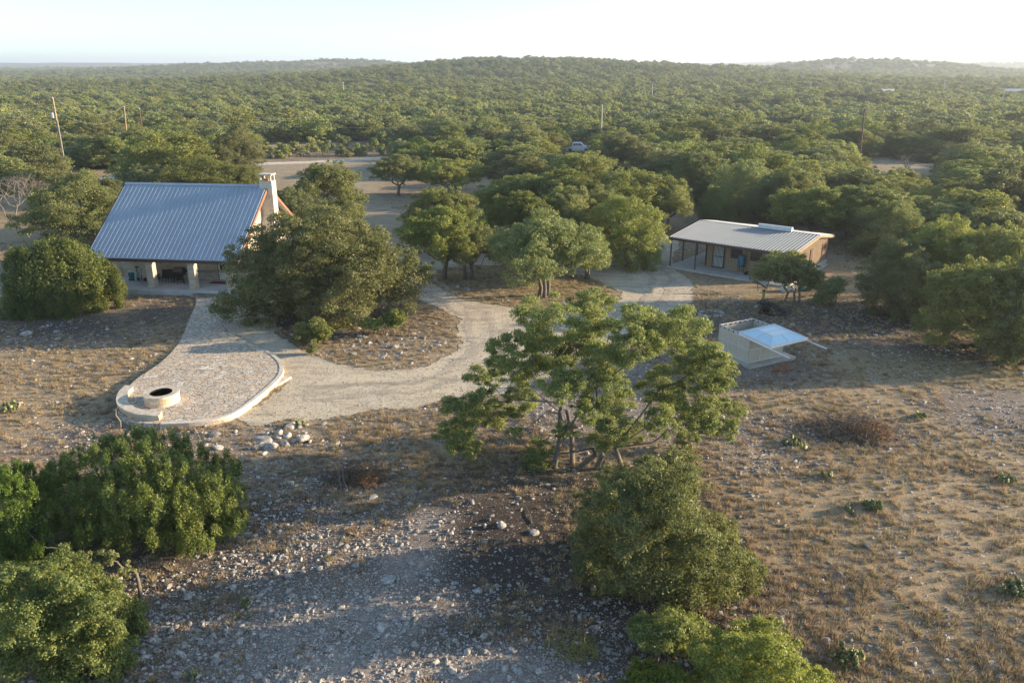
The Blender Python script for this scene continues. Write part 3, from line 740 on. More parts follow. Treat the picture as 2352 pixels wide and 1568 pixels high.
def branch(mb, heads, cl, r0, seed, kids=()):
    """limbs that fork: every clump hangs on the nearest limb end already grown"""
    rng = random.Random(seed); nodes = [(Vector(h), None, 0.0) for h in heads]; order = sorted(range(len(cl)), key=lambda i: min((Vector(cl[i][:3])-Vector(h)).length for h in heads)); par = {}
    for i in order:
        c = Vector(cl[i][:3]); best = min(range(len(nodes)), key=lambda j: (nodes[j][0]-c).length+.45*nodes[j][2]+(1.2 if nodes[j][0].z > c.z+.4 else 0)); n = nodes[best]
        nodes.append((c, best, n[2]+(c-n[0]).length))
    cnt = [1]*len(nodes)
    for j in range(len(nodes)-1, len(heads)-1, -1): cnt[nodes[j][1]] += cnt[j]
    tot = max(cnt)
    for j in range(len(heads), len(nodes)):
        c, p, _ = nodes[j]; a = nodes[p][0]; L = (c-a).length; f = lambda k: r0*max(.13, (k/tot)**.55)
        m1 = a.lerp(c, .35)+Vector((rng.gauss(0,1), rng.gauss(0,1), rng.gauss(0,1)))*L*.09; m2 = a.lerp(c, .7)+Vector((rng.gauss(0,1), rng.gauss(0,1), rng.gauss(0,1)))*L*.08
        r1 = f(cnt[j]); mb.tube([a, m1, m2, c], [min(r1*1.15, f(cnt[p])), r1, r1*.9, r1*.75], 6)
def crown_oak(rad, h, seed, k1=13, nl=16000, leaf=.2, low=.28, k2=13, airy=False, asym=.25):
    rng = np.random.default_rng(seed); cl = []
    ph = rng.uniform(0, 6.28); tries = 0
    while len(cl) < k1 and tries < 900:
        tries += 1
        a = rng.uniform(0, 6.28); el = rng.uniform(-.2, 1)**1*math.pi/2; f = rng.uniform(.45, .8) if tries > k1*2 else rng.uniform(.62, .84)
        rr = 1+asym*math.sin(a*2+ph)+.12*math.sin(a*3+1.7*ph)
        x, y, z = math.cos(a)*math.cos(el)*rad*f*rr, math.sin(a)*math.cos(el)*rad*f*rr, h*(low+.22)+math.sin(el)*h*(1-low-.22)*.78
        s = rad*rng.uniform(.24, .42)
        if all((x-c[0])**2+(y-c[1])**2+(z-c[2])**2 > (.55*(s+c[3]))**2 for c in cl):
            cl.append([x, y, max(z, h*low*.9+s*.4), s, s*rng.uniform(.85,1.15), s*rng.uniform(.72,1.0)])
    L2 = subclumps(cl, int(k2*1.4), .28, seed+1, .1, 1.08)
    V, F = leaves(L2+[[c[0], c[1], c[2], c[3]*.8, c[4]*.8, c[5]*.8] for c in cl], nl, leaf*.62, leaf, seed+2)
    return cl, V, F
def make_oak(rad, h, seed, nl, leaf, mat='oak', name='oak_tree', trunks=1, link=True, **kw):
    cl, V, F = crown_oak(rad, h, seed, nl=nl, leaf=leaf, **kw)
    root = bpy.data.objects.new(name, None); C.objects.link(root); root.empty_display_size = .3
    rng = random.Random(seed); mb = MB(); r0 = (rad*.05+.05)/(1+.3*(trunks-1))
    for t in range(trunks):
        a = rng.uniform(0, 6.28); off = 0 if trunks == 1 else rad*.1
        b0 = Vector((math.cos(a)*off, math.sin(a)*off, -.2)); k = Vector((math.cos(a)*rad*.12, math.sin(a)*rad*.12, h*.26))
        mb.tube([b0, b0.lerp(k, .5)+Vector((rng.gauss(0,.06), rng.gauss(0,.06), 0)), k], [r0*1.35, r0, r0*.85], 8)
        branch(mb, [k], cl[t::trunks], r0*.8, seed+t)
    mb.build('trunk', M['bark'], root, smooth_=True)
    me = npmesh('crown', V, F, M[mat]); c = bpy.data.objects.new('crown', me); C.objects.link(c); c.parent = root
    return root
def juniper_clumps(rad, h, seed, n=110, spike=.16, base=.0, up=1.0):
    rng = np.random.default_rng(seed); cl = []
    for i in range(n):
        a = rng.uniform(0, 6.28); el = math.asin(rng.uniform(.0, 1)); f = rng.uniform(.82, 1.0)
        rr = 1+.08*math.sin(2*a+seed)+.06*math.sin(5*a); f *= 1+.09*math.sin(3*a+seed)*math.sin(4*el+1)+.07*math.sin(6*a+2)*math.sin(7*el)
        x, y, z = math.cos(a)*math.cos(el)*rad*f*rr, math.sin(a)*math.cos(el)*rad*f*rr, base+math.sin(el)**.9*(h-base)*f*.92
        s = rad*spike*rng.uniform(.6, 1.3); cl.append([x, y, z, s*.62, s*.62, s*1.3])
    return cl
def make_juniper(rad, h, seed, nl, leaf, name='juniper_tree', spike=.16, n=110, mat='juniper'):
    cl = juniper_clumps(rad, h, seed, int(n*1.5), spike)
    V, F = leaves(cl, nl, leaf*.36, leaf, seed, .2, .75, (0, 0, .9), .8)
    V2, F2 = leaves([[0, 0, h*.42, rad*.80, rad*.80, h*.46]], int(nl*.25), leaf*.8, leaf*1.5, seed+1, .2, .3, (0, 0, .5))
    V = np.concatenate([V, V2]); F = np.concatenate([F, F2+len(F)*4])
    V[:, 2] = np.maximum(V[:, 2], .02)
    root = bpy.data.objects.new(name, None); C.objects.link(root); root.empty_display_size = .3
    mb = MB(); rng = random.Random(seed); r0 = rad*.05+.04
    for i in range(5):
        a = i*1.26+rng.uniform(-.3,.3); mb.tube([(0,0,-.2),(math.cos(a)*rad*.25, math.sin(a)*rad*.25, h*.25),(math.cos(a)*rad*.5, math.sin(a)*rad*.5, h*.62)], [r0, r0*.6, r0*.2], 6)
    mb.build('trunk', M['bark'], root, smooth_=True)
    me = npmesh('crown', V, F, M[mat]); c = bpy.data.objects.new('crown', me); C.objects.link(c); c.parent = root
    return root
def px_tree(name, bases, bl, leaf, nl, mat, seed, label, cat, k2=12, fr=.4, juniper=False, r0=.16, group=None, yd=(30, 2), sparse=False):
    """a tree surveyed clump by clump: bl holds (u, v, distance, radius px)"""
    y0, D = yd; b0 = Vector((PY(bases[0], 784, y0).x, y0, 0)); bz = gh(b0.x, b0.y)
    root = empty(name, (b0.x, b0.y, bz), 0, label, cat, group); o = Vector(root.location); cl = []; rg0 = np.random.default_rng(seed)
    pp = [PY(u, v, y0)-o for u, v, r_ in bl]; xs = [p.x for p in pp]; zs_ = [p.z for p in pp]
    cx, cz = (min(xs)+max(xs))/2, (min(zs_)+max(zs_))/2; hx, hz = (max(xs)-min(xs))/2+.3, (max(zs_)-min(zs_))/2+.3
    for (u, v, r_), p in zip(bl, pp):
        q = math.sqrt(max(0, 1-((p.x-cx)/hx)**2-((p.z-cz)/hz)**2))
        if sparse: offs = [rg0.uniform(-1, 1)*D*q]
        else: offs = [-D*q*rg0.uniform(.6, 1.0), D*q*rg0.uniform(.3, 1.0)]
        for dy in offs:
            w_ = PY(u, v, y0+dy)-o if dy < 0 or sparse else p+Vector((0, dy, 0)); s = r_/FPX*depth(y0+dy, 2)
            cl.append([w_.x, w_.y, max(w_.z, s*.45), s, s, s*(.8 if not juniper else 1.0)])
    if juniper:
        L2 = []
        rg = np.random.default_rng(seed)
        for c in cl:
            for q in range(k2):
                d = rg.normal(size=3); d[2] = abs(d[2])*.8-.25; d /= np.linalg.norm(d)
                s = c[3]*fr*rg.uniform(.5,1.25); L2.append([c[0]+d[0]*c[3]*.95, c[1]+d[1]*c[4]*.95, c[2]+d[2]*c[5]*1.0, s*.55, s*.55, s*1.3])
        V, F = leaves(L2+[[c[0], c[1], c[2], c[3]*.45, c[4]*.45, c[5]*.5] for c in cl], nl, leaf*.34, leaf, seed, .2, .85, (0,0,.6), .9)
    else:
        ck = .55 if sparse else .9
        L2 = subclumps(cl, int(k2*1.5), fr*.78, seed, .15, 1.1); V, F = leaves(L2+[[c[0], c[1], c[2], c[3]*ck, c[4]*ck, c[5]*ck] for c in cl], int(nl*1.1), leaf*.6, leaf, seed, .1, .85)
    V[:, 2] = np.maximum(V[:, 2], .02)
    mb = MB(); rng = random.Random(seed); B = [Vector((PY(b, 784, y0).x-o.x, rng.uniform(-.5, .5), 0)) for b in bases]
    heads = []
    for b in B:
        tgt = min(cl, key=lambda c: (c[0]-b.x)**2+(c[1]-b.y)**2+.3*(c[2]-2.5)**2)
        k = Vector((b.x*.9+(tgt[0]-b.x)*.35, b.y+(tgt[1]-b.y)*.35, max(1.1, tgt[2]*.55))); heads.append(k)
        mb.tube([(b.x, b.y, -.25), (b.x+rng.gauss(0,.08), b.y, .1), b.lerp(k, .5)+Vector((rng.gauss(0,.15), rng.gauss(0,.1), .2)), k], [r0*1.5, r0*1.1, r0*.95, r0*.8], 8)
    branch(mb, heads, cl, r0*(.95 if sparse else .8), seed)
    for c in L2[::3]:
        q = min(cl, key=lambda k: (k[0]-c[0])**2+(k[1]-c[1])**2+(k[2]-c[2])**2); mb.tube([q[:3], Vector(q[:3]).lerp(Vector(c[:3]), .5)+Vector((0,0,.1*rng.random())), c[:3]], [r0*.16, r0*.1, r0*.04], 3, False)
    mb.build('trunk', M['bark'], root, smooth_=True)
    me = npmesh('crown', V, F, M[mat]); c = bpy.data.objects.new('crown', me); C.objects.link(c); c.parent = root
    return root

# --- the big central oak
Z5 = [(850,330,170),(1180,290,150),(1160,205,95),(1440,330,110),(1700,400,190),(1850,500,140),(2060,640,100),(600,520,110),(430,720,95),(420,800,60),(700,650,120),(900,620,170),(1090,500,130),(1300,560,150),
      (950,780,130),(680,850,100),(300,950,125),(250,1100,115),(470,960,110),(330,1190,75),(620,970,70),(1250,740,110),(1650,770,130),(1850,680,140),(2000,790,110),(2130,950,85),(1900,950,120),(1720,900,110),
      (1350,900,120),(1150,930,95),(1300,1080,130),(980,1080,70),(1640,1010,100),(1830,1120,70),(2080,1070,75),(1950,1040,90),(820,1290,95),(780,1370,65),(1460,1090,80),(640,1085,45),(1500,480,120),(760,450,120),(1950,590,110),(540,620,80)]
dr = random.Random(4); bl = []
for zx, zy, r_ in Z5:
    bl.append((967+zx/2.985, 630+zy/2.985, r_/2.985*1.12))
px_tree('live_oak_tree', [1380,1285,1318,1342,1400,1442], bl, .08, 330000, 'oak', 11,
        'big spreading multi-trunked live oak in the middle foreground with gaps through its crown', 'tree', k2=19, fr=.38, r0=.12, yd=(33.6, 4.6), sparse=True)
# --- the dense oak below it to the right
bl = []
for u, v, r_ in [(1430,1120,50),(1500,1080,45),(1570,1085,45),(1480,1150,60),(1560,1150,55),(1400,1180,55),(1360,1230,42),(1460,1220,65),(1540,1225,65),(1610,1230,55),(1660,1260,50),(1700,1300,48),(1400,1270,55),(1480,1290,65),(1570,1300,65),
                 (1640,1330,58),(1690,1370,42),(1540,1360,48),(1430,1320,40),(1600,1385,45),(1345,1290,30),(1640,1400,35),(1380,1350,38)]:
    bl.append((u, v, r_))
px_tree('live_oak_tree', [1482,1500,1560], [(u, v+22, r_) for u, v, r_ in bl], .085, 170000, 'fresh', 21, 'dense olive green oak right of the dark soil, just below the big central oak', 'tree', k2=14, fr=.42, r0=.09, yd=(25, 2.7))
bl = []
for u, v, r_ in [(1500,1455,42),(1550,1430,40),(1600,1450,36),(1540,1470,40),(1480,1440,25),(1460,1450,18)]: bl.append((u, v, r_))
px_tree('oak_shrub', [1530,1560], [(u, v+10, r_) for u, v, r_ in bl], .08, 24000, 'fresh', 31, 'low dark oak shrub directly beneath the dense lower right oak', 'shrub', k2=12, r0=.035, yd=(21.5, .8))
bl = []
for u, v, r_ in [(1640,1480,40),(1700,1470,42),(1740,1450,36),(1790,1460,40),(1830,1490,40),(1700,1520,50),(1770,1530,50),(1850,1540,42),(1660,1550,45),(1890,1580,40),(1740,1580,50),(1820,1600,50),(1620,1590,40)]: bl.append((u, v, r_))
px_tree('oak_shrub', [1700,1760], [(u-15, v+35, r_) for u, v, r_ in bl], .075, 60000, 'bright', 32, 'bright yellow-green oak shrub cut by the bottom edge at right', 'shrub', k2=13, r0=.04, yd=(19.4, 1.3))
bl = [(1500,1580,45),(1540,1560,30),(1470,1600,40)]
px_tree('oak_shrub', [1510], bl, .085, 14000, 'bright', 33, 'small bright green shrub top at the bottom edge, left of the larger bright shrub', 'shrub', k2=12, r0=.03, yd=(18.9, .6))
# --- junipers lower left
bl = []
for u, v, r_ in [(130,1075,30),(190,1045,32),(235,1030,28),(290,1040,40),(345,1040,42),(400,1060,36),(450,1075,34),(500,1090,36),(535,1130,36),(150,1130,44),(220,1120,48),(300,1120,52),(380,1130,52),(460,1150,50),(530,1190,38),
                 (170,1190,44),(240,1200,50),(320,1205,54),(400,1215,54),(470,1225,50),(525,1245,34),(220,1255,40),(310,1275,36),(400,1280,42),(470,1280,38),(120,1120,34),(345,1000,20),(290,1000,18),(405,1025,16)]:
    bl.append((u, v, r_))
px_tree('juniper_tree', [330,250,420], [(u-8, v+26, r_) for u, v, r_ in bl], .105, 200000, 'juniper', 41, 'wide bright green juniper clump with upright sprays at lower left', 'tree', k2=24, fr=.40, juniper=True, r0=.05, yd=(28.2, 2.4))
bl = []
for u, v, r_ in [(10,1120,34),(50,1140,32),(-30,1150,40),(20,1180,42),(60,1210,36),(90,1250,30),(10,1250,50),(50,1290,44),(-20,1300,50),(120,1290,30),(150,1300,28),(30,1100,20)]:
    bl.append((u, v, r_))
px_tree('juniper_tree', [30,90], bl, .10, 80000, 'juniper', 42, 'juniper cut by the left edge of the picture, in front of the wide juniper clump', 'tree', k2=22, fr=.40, juniper=True, r0=.05, yd=(26, 1.5))
bl = []
for u, v, r_ in [(30,1350,48),(100,1340,44),(160,1360,42),(210,1400,44),(240,1450,42),(60,1420,60),(140,1440,60),(200,1490,56),(80,1500,62),(10,1470,56),(260,1520,40),(160,1550,60),(60,1570,60),(240,1560,46),(-30,1400,50),(295,1475,22),(270,1490,28)]:
    bl.append((u, v, r_))
px_tree('oak_tree', [90,150], bl, .08, 170000, 'fresh', 43, 'leafy oak bush filling the bottom left corner', 'tree', k2=14, r0=.06, yd=(21.3, 2.2))
# twisted small oak trunk before the junipers
px_tree('oak_shrub', [232], [(200,1290,26),(250,1285,24),(290,1310,20),(180,1320,18),(150,1330,18)], .09, 9000, 'oak', 44, 'small gnarled pale-barked oak at the foot of the juniper clump', 'shrub', k2=8, r0=.07, yd=(24, .5), sparse=True)
# --- round juniper left of the house
c = P(140, 728); j = make_juniper(4.15, 5.9, 51, 170000, .15, spike=.15, n=135)
j.location = (c.x-1.0, c.y+2.4, -.4); tag(j, 'big round dark green juniper left of the house with the blue metal roof', 'tree')
j.scale = (1.0, .85, 1.0)

# --- hand surveyed mid-distance trees: trunk u, base v, crown width px, top v, kind, label
hand = []
def tree_at(root, u, v, wpx, topv, label, rad0, h0, rz=None, group=None, cat='tree'):
    c = P(u, v); z = gh(c.x, c.y); top = PY(u, topv, c.y+.0).z-z; wd = wpx/FPX*depth(c.y, 3)/2
    root.location = (c.x, c.y, z); s = wd/rad0; sz = top/h0; root.scale = (s, s, max(sz, .3))
    root.rotation_euler = (0, 0, rz if rz is not None else dr.uniform(0, 6.28)); tag(root, label, cat, group); hand.append((c.x, c.y, wd))
    return root
big = make_oak(5, 6.5, 61, 170000, .125, k1=38, k2=16, trunks=3, low=.08)
tree_at(big, 752, 728, 385, 492, 'large full oak on the round island right of the house', 5, 6.5, .3)
big.scale = (big.scale[0], big.scale[1]*.8, big.scale[2])
near = [make_oak(4, 6, 70+i, 70000, .135, k1=20+i % 4, k2=16, trunks=1+i % 3, low=[.40,.40,.38,.12,.30,.10][i]) for i in range(6)]
used = [False]*6
def use(i):
    if not used[i]: used[i] = True; return near[i]
    return copy_tree(near[i])
H_ = [(1020,640,180,486,0,'slender oak with several dark stems at the left end of the driveway island'),(1075,642,150,520,1,'small leaning oak right beside the slender one on the driveway island'),
 (1250,680,235,508,2,'round-headed oak with two straight trunks at the front of the driveway island'),(1015,580,175,430,3,'wide grey-green oak standing behind the left end of the driveway island'),
 (1345,640,130,528,4,'oak at the right side of the driveway island, beside the two-trunked one'),(1430,612,170,455,5,'oak leaning over the curved stone border near the cabin'),(1200,600,170,452,0,'oak behind the two-trunked oak, beyond the driveway loop'),
 (1300,590,150,440,1,'oak in the row behind the driveway island, second from its right end'),(1375,580,150,445,2,'oak just left of the one that leans over the stone border, farther back'),
 (758,538,165,372,3,'tall dark oak between the chimney and the dirt clearing'),(680,560,120,440,4,'smaller oak right behind the chimney'),(915,450,115,362,0,'round oak standing on the right edge of the dirt clearing'),
 (1040,452,150,372,1,'broad oak right of the round one by the dirt clearing'),(1200,450,150,362,2,'broad flat-topped oak above the driveway oaks, right of the small feeder'),(1330,465,190,350,3,'tall oak in the middle of the woods behind the driveway oaks'),
 (1200,500,190,408,4,'low wide oak directly behind the driveway oaks'),(1300,512,170,400,0,'low oak right of the low wide one behind the driveway oaks'),(1450,528,230,390,3,'large bronze-green oak left of the cabin, behind the driveway'),(1530,530,130,420,1,'bronze-green oak at the right shoulder of the large one left of the cabin'),
 (1645,520,105,432,5,'small round oak by itself behind the left end of the cabin'),(1600,470,160,345,3,'big pale green oak farther behind the small round one'),(1430,420,150,312,4,'pale olive oak below the tall grey utility pole'),
 (190,552,215,400,5,'dark oak left of the blue metal roof, behind the round juniper'),(255,530,110,405,3,'oak tucked against the left edge of the blue roof'),(400,440,270,302,3,'large dark domed oak behind the ridge of the blue roof'),
 (470,462,200,368,5,'lighter oak just above the ridge of the blue roof'),(345,462,130,378,3,'oak above the left end of the blue roof ridge'),(555,425,110,290,5,'olive oak at the left edge of the dirt clearing'),(560,455,100,385,0,'low oak above the right half of the blue roof ridge'),
 (2060,715,215,556,5,'very dark broad oak right of the cabin'),(2250,810,270,602,3,'large dark oak at the right edge, lowest of the woods'),(2345,825,200,590,5,'oak cut by the right edge beside the large dark oak'),
 (1935,548,130,455,4,'oak standing beyond the right end of the cabin roof'),(2030,590,150,470,5,'full oak up the slope behind the very dark one right of the cabin'),(1870,560,170,440,0,'pale green oak rising behind the cabin roof'),(1980,560,200,435,1,'pale green oak up the slope right of the one behind the cabin roof'),
 (2150,700,190,520,2,'oak between the very dark oak and the large dark oak at right'),(2280,720,220,520,3,'oak filling the woods above the large dark oak at the right edge'),(1800,520,150,395,4,'oak above the cabin ridge vent'),(1700,500,140,375,5,'oak behind the cabin, left of its ridge vent'),
 (1150,500,90,430,5,'dark low oak in the gap left of the low wide oak')]
for u, v, wp, tv, i, lb in H_: tree_at(use(i), u, v, wp, tv, lb, 4, 6)
# umbrella tree at the cabin, and small shrubs
bl = []
for u, v, r_ in [(1760,618,22),(1790,602,24),(1825,600,24),(1855,615,22),(1870,635,20),(1745,635,18),(1780,628,26),(1815,622,28),(1845,640,22),(1800,645,20),(1860,650,16)]: bl.append((u, v, r_))
px_tree('oak_tree', [1795,1822,1812], bl, .15, 30000, 'mesquite', 81, 'small umbrella-shaped green tree before the cabin wall', 'tree', k2=12, r0=.09, yd=(61.5, 1.4))
px_tree('shrub', [1905], [(1890,660,20),(1915,665,22),(1900,680,22),(1925,650,16),(1880,690,14)], .15, 12000, 'mesquite', 82, 'small fresh green bush right of the umbrella-shaped tree', 'shrub', k2=9, r0=.04, yd=(60.8, .6))
px_tree('bright_shrub', [720], [(700,760,24),(725,755,26),(745,765,18),(715,780,18),(685,775,14)], .13, 16000, 'bright', 83, 'bright green bush at the left foot of the large island oak', 'shrub', k2=9, r0=.03, yd=(51.2, .6))
px_tree('bright_shrub', [905], [(895,735,15),(915,732,16),(905,745,15),(905,722,12)], .12, 10000, 'bright', 84, 'small round bright green shrub right of the large island oak', 'shrub', k2=8, r0=.03, yd=(53.4, .4))
px_tree('bright_shrub', [717], [(717,798,11),(712,806,8)], .11, 2500, 'bright', 85, 'tiny green sprig in front of the bright bush on the island', 'shrub', k2=7, r0=.02, yd=(49.3, .2))
px_tree('shrub', [850], [(840,742,16),(862,748,12),(872,742,9)], .12, 5000, 'mesquite', 86, 'thin pale shrub between the large island oak and the small round shrub', 'shrub', k2=8, r0=.03, yd=(53.6, .5))

# --- dead and bare trees
def bare_tree(name, loc, h, seed, label, n0=3, m='dead', r0=.12, spread=.5, depth_=4, group=None):
    rng = random.Random(seed); root = empty(name, loc, 0, label, 'dead tree', group); mb = MB()
    def br(p, d, L, r, k):
        e = p+d*L; mid = p.lerp(e, .5)+Vector((rng.gauss(0,.05), rng.gauss(0,.05), rng.gauss(0,.05)))*L*1.5
        mb.tube([p, mid, e], [r, r*.8, r*.62], 5 if k > 1 else 3, False)
        if k <= 0: return
        for i in range(rng.choice((2,3,3))):
            nd = (d+Vector((rng.gauss(0,spread), rng.gauss(0,spread), rng.gauss(0,spread*.6)+.05))).normalized()
            br(e, nd, L*rng.uniform(.6,.85), r*.58, k-1)
    for i in range(n0):
        a = rng.uniform(0,6.28); br(Vector((math.cos(a)*.15, math.sin(a)*.15, -.15)), Vector((math.cos(a)*.35, math.sin(a)*.35, 1)).normalized(), h*.32, r0, depth_)
    mb.build('trunk', M[m], root); return root
for u, v, h, s, lb in [(28,512,6.5,1,'leafless pale grey tree at the left edge beyond the round juniper'),(-12,500,6.5,7,'leafless grey tree cut by the left edge'),(75,478,5,9,'twiggy bare tree right of the leafless one at the left edge'),
                       (1210,345,5,2,'grey dead tree with fanned branches in the woods left of the tall grey pole'),(1275,338,5,3,'second grey dead tree nearer to the tall grey pole'),(2080,402,4,4,'small black-limbed dead tree at the front of the sandy clearing'),
                       (1745,385,5,5,'bare grey tree in the woods below the dark pole'),(2010,345,3.4,6,'dark twiggy tree on the left side of the sandy clearing')]:
    c = P(u, v); bare_tree('bare_tree', (c.x, c.y, gh(c.x, c.y)), h, s, lb, r0=.11 if v > 380 else .09, n0=4 if v > 470 else 3)

# --- the woods
def bound(u):
    return np.interp(u, [-500,0,60,120,290,300,560,600,900,905,1000,1110,1500,1560,1700,1920,2000,2140,2200,2352,2900], [440,445,440,425,420,415,360,352,345,380,420,400,470,480,520,590,640,690,760,780,800])
gx, gy = np.meshgrid(np.arange(-520, 900, 5.9), np.arange(66, 640, 5.9)); gx = gx.ravel(); gy = gy.ravel()
rg = np.random.default_rng(77)
gx = gx+rg.uniform(-2.4, 2.4, len(gx)); gy = gy+rg.uniform(-2.4, 2.4, len(gy))
uu, vv = QN(gx, gy); k = (vv < bound(uu)) & (np.abs(gx) < gy*.74+14) & ~inpoly(gx, gy, CLEAR2) & ~inpoly(gx, gy, CLEAR) & ~inpoly(gx, gy, DRIVE) & ~inpoly(gx, gy, HOUSE)
k &= ~((uu > 1285) & (uu < 1375) & (vv > 335) & (vv < 400)) & ~((uu > 1120) & (uu < 1180) & (vv > 408) & (vv < 500)) & ~((uu > 235) & (uu < 320) & (vv > 395) & (vv < 470))
k &= ~((vv > 335) & (vv < 372) & (uu > 575) & (uu < 915)) & ~((uu > 120) & (uu < 165) & (vv > 385) & (vv < 420))
k &= ~((gx > 28) & (gx < 47) & (gy > 66+.16*(gx-28)) & (gy < 76+.16*(gx-28)))
k &= noise(gx, gy, 13, 61) > .27
k &= ~((uu > 1975) & (uu < 2190) & (vv > 396) & (vv < 436))
k &= ~inpoly(gx, gy, smooth(W([(1680,250),(2080,247),(2080,252),(1680,258)]), 2))
gx, gy = gx[k], gy[k]; uu, vv = uu[k], vv[k]
ok = np.ones(len(gx), bool)
for hx, hy, hr in hand: ok &= (gx-hx)**2+(gy-hy)**2 > (hr*.5+2.2)**2
gx, gy, uu, vv = gx[ok], gy[ok], uu[ok], vv[ok]; o_ = np.argsort(gy+.15*np.abs(gx)); gx, gy, uu, vv = gx[o_], gy[o_], uu[o_], vv[o_]
mid = [make_oak(4, 6, 170+i, 30000, .2, k1=16+i % 5, k2=14, trunks=1+i % 2, low=[.1,.06,.14][i % 3]) for i in range(7)]
midj = [make_juniper(2.6, 4.4, 190+i, 22000, .2, spike=.19, n=90) for i in range(2)]
midm = [make_oak(3.4, 4.6, 200+i, 8000, .28, mat='mesquite', name='mesquite_tree', k1=14, k2=12, trunks=2, low=.05) for i in range(3)]
pool = {'o': list(mid), 'j': list(midj), 'm': list(midm)}; fresh = {'o': list(mid), 'j': list(midj), 'm': list(midm)}
def zone_txt(u, v):
    if u < 560: return 'in the woods left of and behind the blue roofed house', 'left'
    if u < 1180: return 'in the woods behind the dirt clearing', 'behind the clearing'
    if u < 1700: return 'in the woods between the clearing and the cabin', 'behind the driveway'
    return 'in the woods behind and right of the cabin', 'right of the cabin'
NOAK = 300-len(hand)-6; cnt = {'o': 0, 'j': 0, 'm': 0}; rest = []; zr = random.Random(9)
for i in range(len(gx)):
    x, y = float(gx[i]), float(gy[i]); r_ = zr.random()
    pm = .06+.86*float(sstep((y-170)/120))*(1.0 if noise(x, y, 55, 71) > .27 else .25)*(1-.8*float(sstep((y-450)/120)))
    kd = 'm' if r_ < pm else ('j' if r_ < pm+.13 else 'o')
    if sum(cnt.values()) >= 330 or (kd == 'o' and cnt['o'] >= NOAK) or abs(x) > y*.68+6:
        rest.append((x, y, kd)); continue
    cnt[kd] += 1
    t = fresh[kd].pop() if fresh[kd] else copy_tree(zr.choice(pool[kd]))
    s = zr.uniform(.72, 1.28)*(1.05 if kd == 'o' else 1); t.scale = (s*zr.uniform(.95,1.2), s*zr.uniform(.95,1.2), s*zr.uniform(.6,.92))
    t.location = (x, y, gh(x, y)-.1); t.rotation_euler = (0, 0, zr.uniform(0, 6.28)); zt, zg = zone_txt(float(uu[i]), float(vv[i]))
    kn = {'o': ('rounded grey-green oak', 'oaks'), 'j': ('dark compact juniper', 'junipers'), 'm': ('light yellow-green mesquite', 'mesquites')}[kd]
    tag(t, kn[0]+' '+zt, 'tree', kn[1]+' '+zt)
for kd in fresh:
    for t in fresh[kd]:
        for ch in list(t.children): bpy.data.objects.remove(ch)
        bpy.data.objects.remove(t)
for i, u_ in enumerate(used):
    if not u_:
        for ch in list(near[i].children): bpy.data.objects.remove(ch)
        bpy.data.objects.remove(near[i])
# far woods: one uncountable mass per kind
def far_meshes(kind, n):
    out = []
    for i in range(n):
        if kind == 'j': cl = juniper_clumps(2.6, 4.4, 300+i, 40, .24); V, F = leaves(cl+[[0,0,1.8,2,2,1.9]], 1500, .34, .62, i, .4, .7, (0,0,.8))
        else:
            cl, V, F = crown_oak(4 if kind == 'o' else 3.3, 5.6 if kind == 'o' else 4.2, 310+i, 13, 4200, .42 if kind == 'o' else .4, .06, 9)
        out.append(npmesh('far_tree', V, F, M[{'o': 'oak', 'j': 'juniper', 'm': 'mesquite'}[kind]]))
    return out
# extend to the hills with a coarser spacing
ext = []
for y0, y1, sp in ((640, 1300, 7.6), (1300, 2700, 11.5)):
    ax, ay = np.meshgrid(np.arange(-y1*.72, y1*.76, sp), np.arange(y0, y1, sp)); ax = ax.ravel(); ay = ay.ravel()
    ax = ax+rg.uniform(-.45, .45, len(ax))*sp; ay = ay+rg.uniform(-.45, .45, len(ay))*sp
    hz = ground_h(ax, ay); hill = sstep((hz-4-13*sstep((ay-1500)/3200))/10)
    kk = (np.abs(ax) < ay*.72+15) & (noise(ax, ay, 40, 81)*.6+noise(ax, ay, 15, 82)*.5 > .26+.2*hill)
    ax, ay, hill = ax[kk], ay[kk], hill[kk]
    r_ = rg.random(len(ax)); pm = (.15+.5*(np.abs(ax) > 420))*(1-hill)*(noise(ax, ay, 120, 83) > .3)
    kds = np.where(r_ < pm, 'm', np.where(r_ < pm+.3+.45*hill, 'j', 'o'))
    ext.append((ax, ay, kds, np.full(len(ax), (sp/7.0)**.55)))
rx = np.array([q[0] for q in rest]); ry = np.array([q[1] for q in rest]); rk = np.array([q[2] for q in rest])
AX = np.concatenate([rx]+[e[0] for e in ext]); AY = np.concatenate([ry]+[e[1] for e in ext]); AK = np.concatenate([rk]+[e[2] for e in ext]); AS = np.concatenate([np.ones(len(rx))]+[e[3] for e in ext])
cl3 = np.zeros(len(AX), bool)
for u_, v_, hw, hd in ((1960,222,75,34),(2318,221,26,22),(852,207,12,26),(618,190,10,40)):
    q_ = PG(u_, v_); cl3 |= (np.abs(QN(AX, AY, ground_h(AX, AY))[0]-u_) < hw) & (AY < q_.y+hd*.4) & (AY > q_.y-hd)
AX, AY, AK, AS = AX[~cl3], AY[~cl3], AK[~cl3], AS[~cl3]
print('far trees', len(AX), 'individual', cnt)
for kd, nm, lb in (('o', 'distant_oak_woods', 'far oak woodland reaching over the plain to the hills'), ('j', 'distant_juniper_woods', 'dark junipers scattered through the far woodland and hills'), ('m', 'distant_mesquite_scrub', 'light yellow-green scrub spreading over the far plain')):
    q = AK == kd; n = int(q.sum()); s = AS[q]*rg.uniform(.65, 1.45, n)
    scatter(nm, far_meshes(kd, 4 if kd != 'j' else 2), np.stack([AX[q], AY[q], ground_h(AX[q], AY[q])-.15], 1), s, rg.uniform(0, 6.28, n), lb, 'woodland', zs=rg.uniform(.5, .85, n))
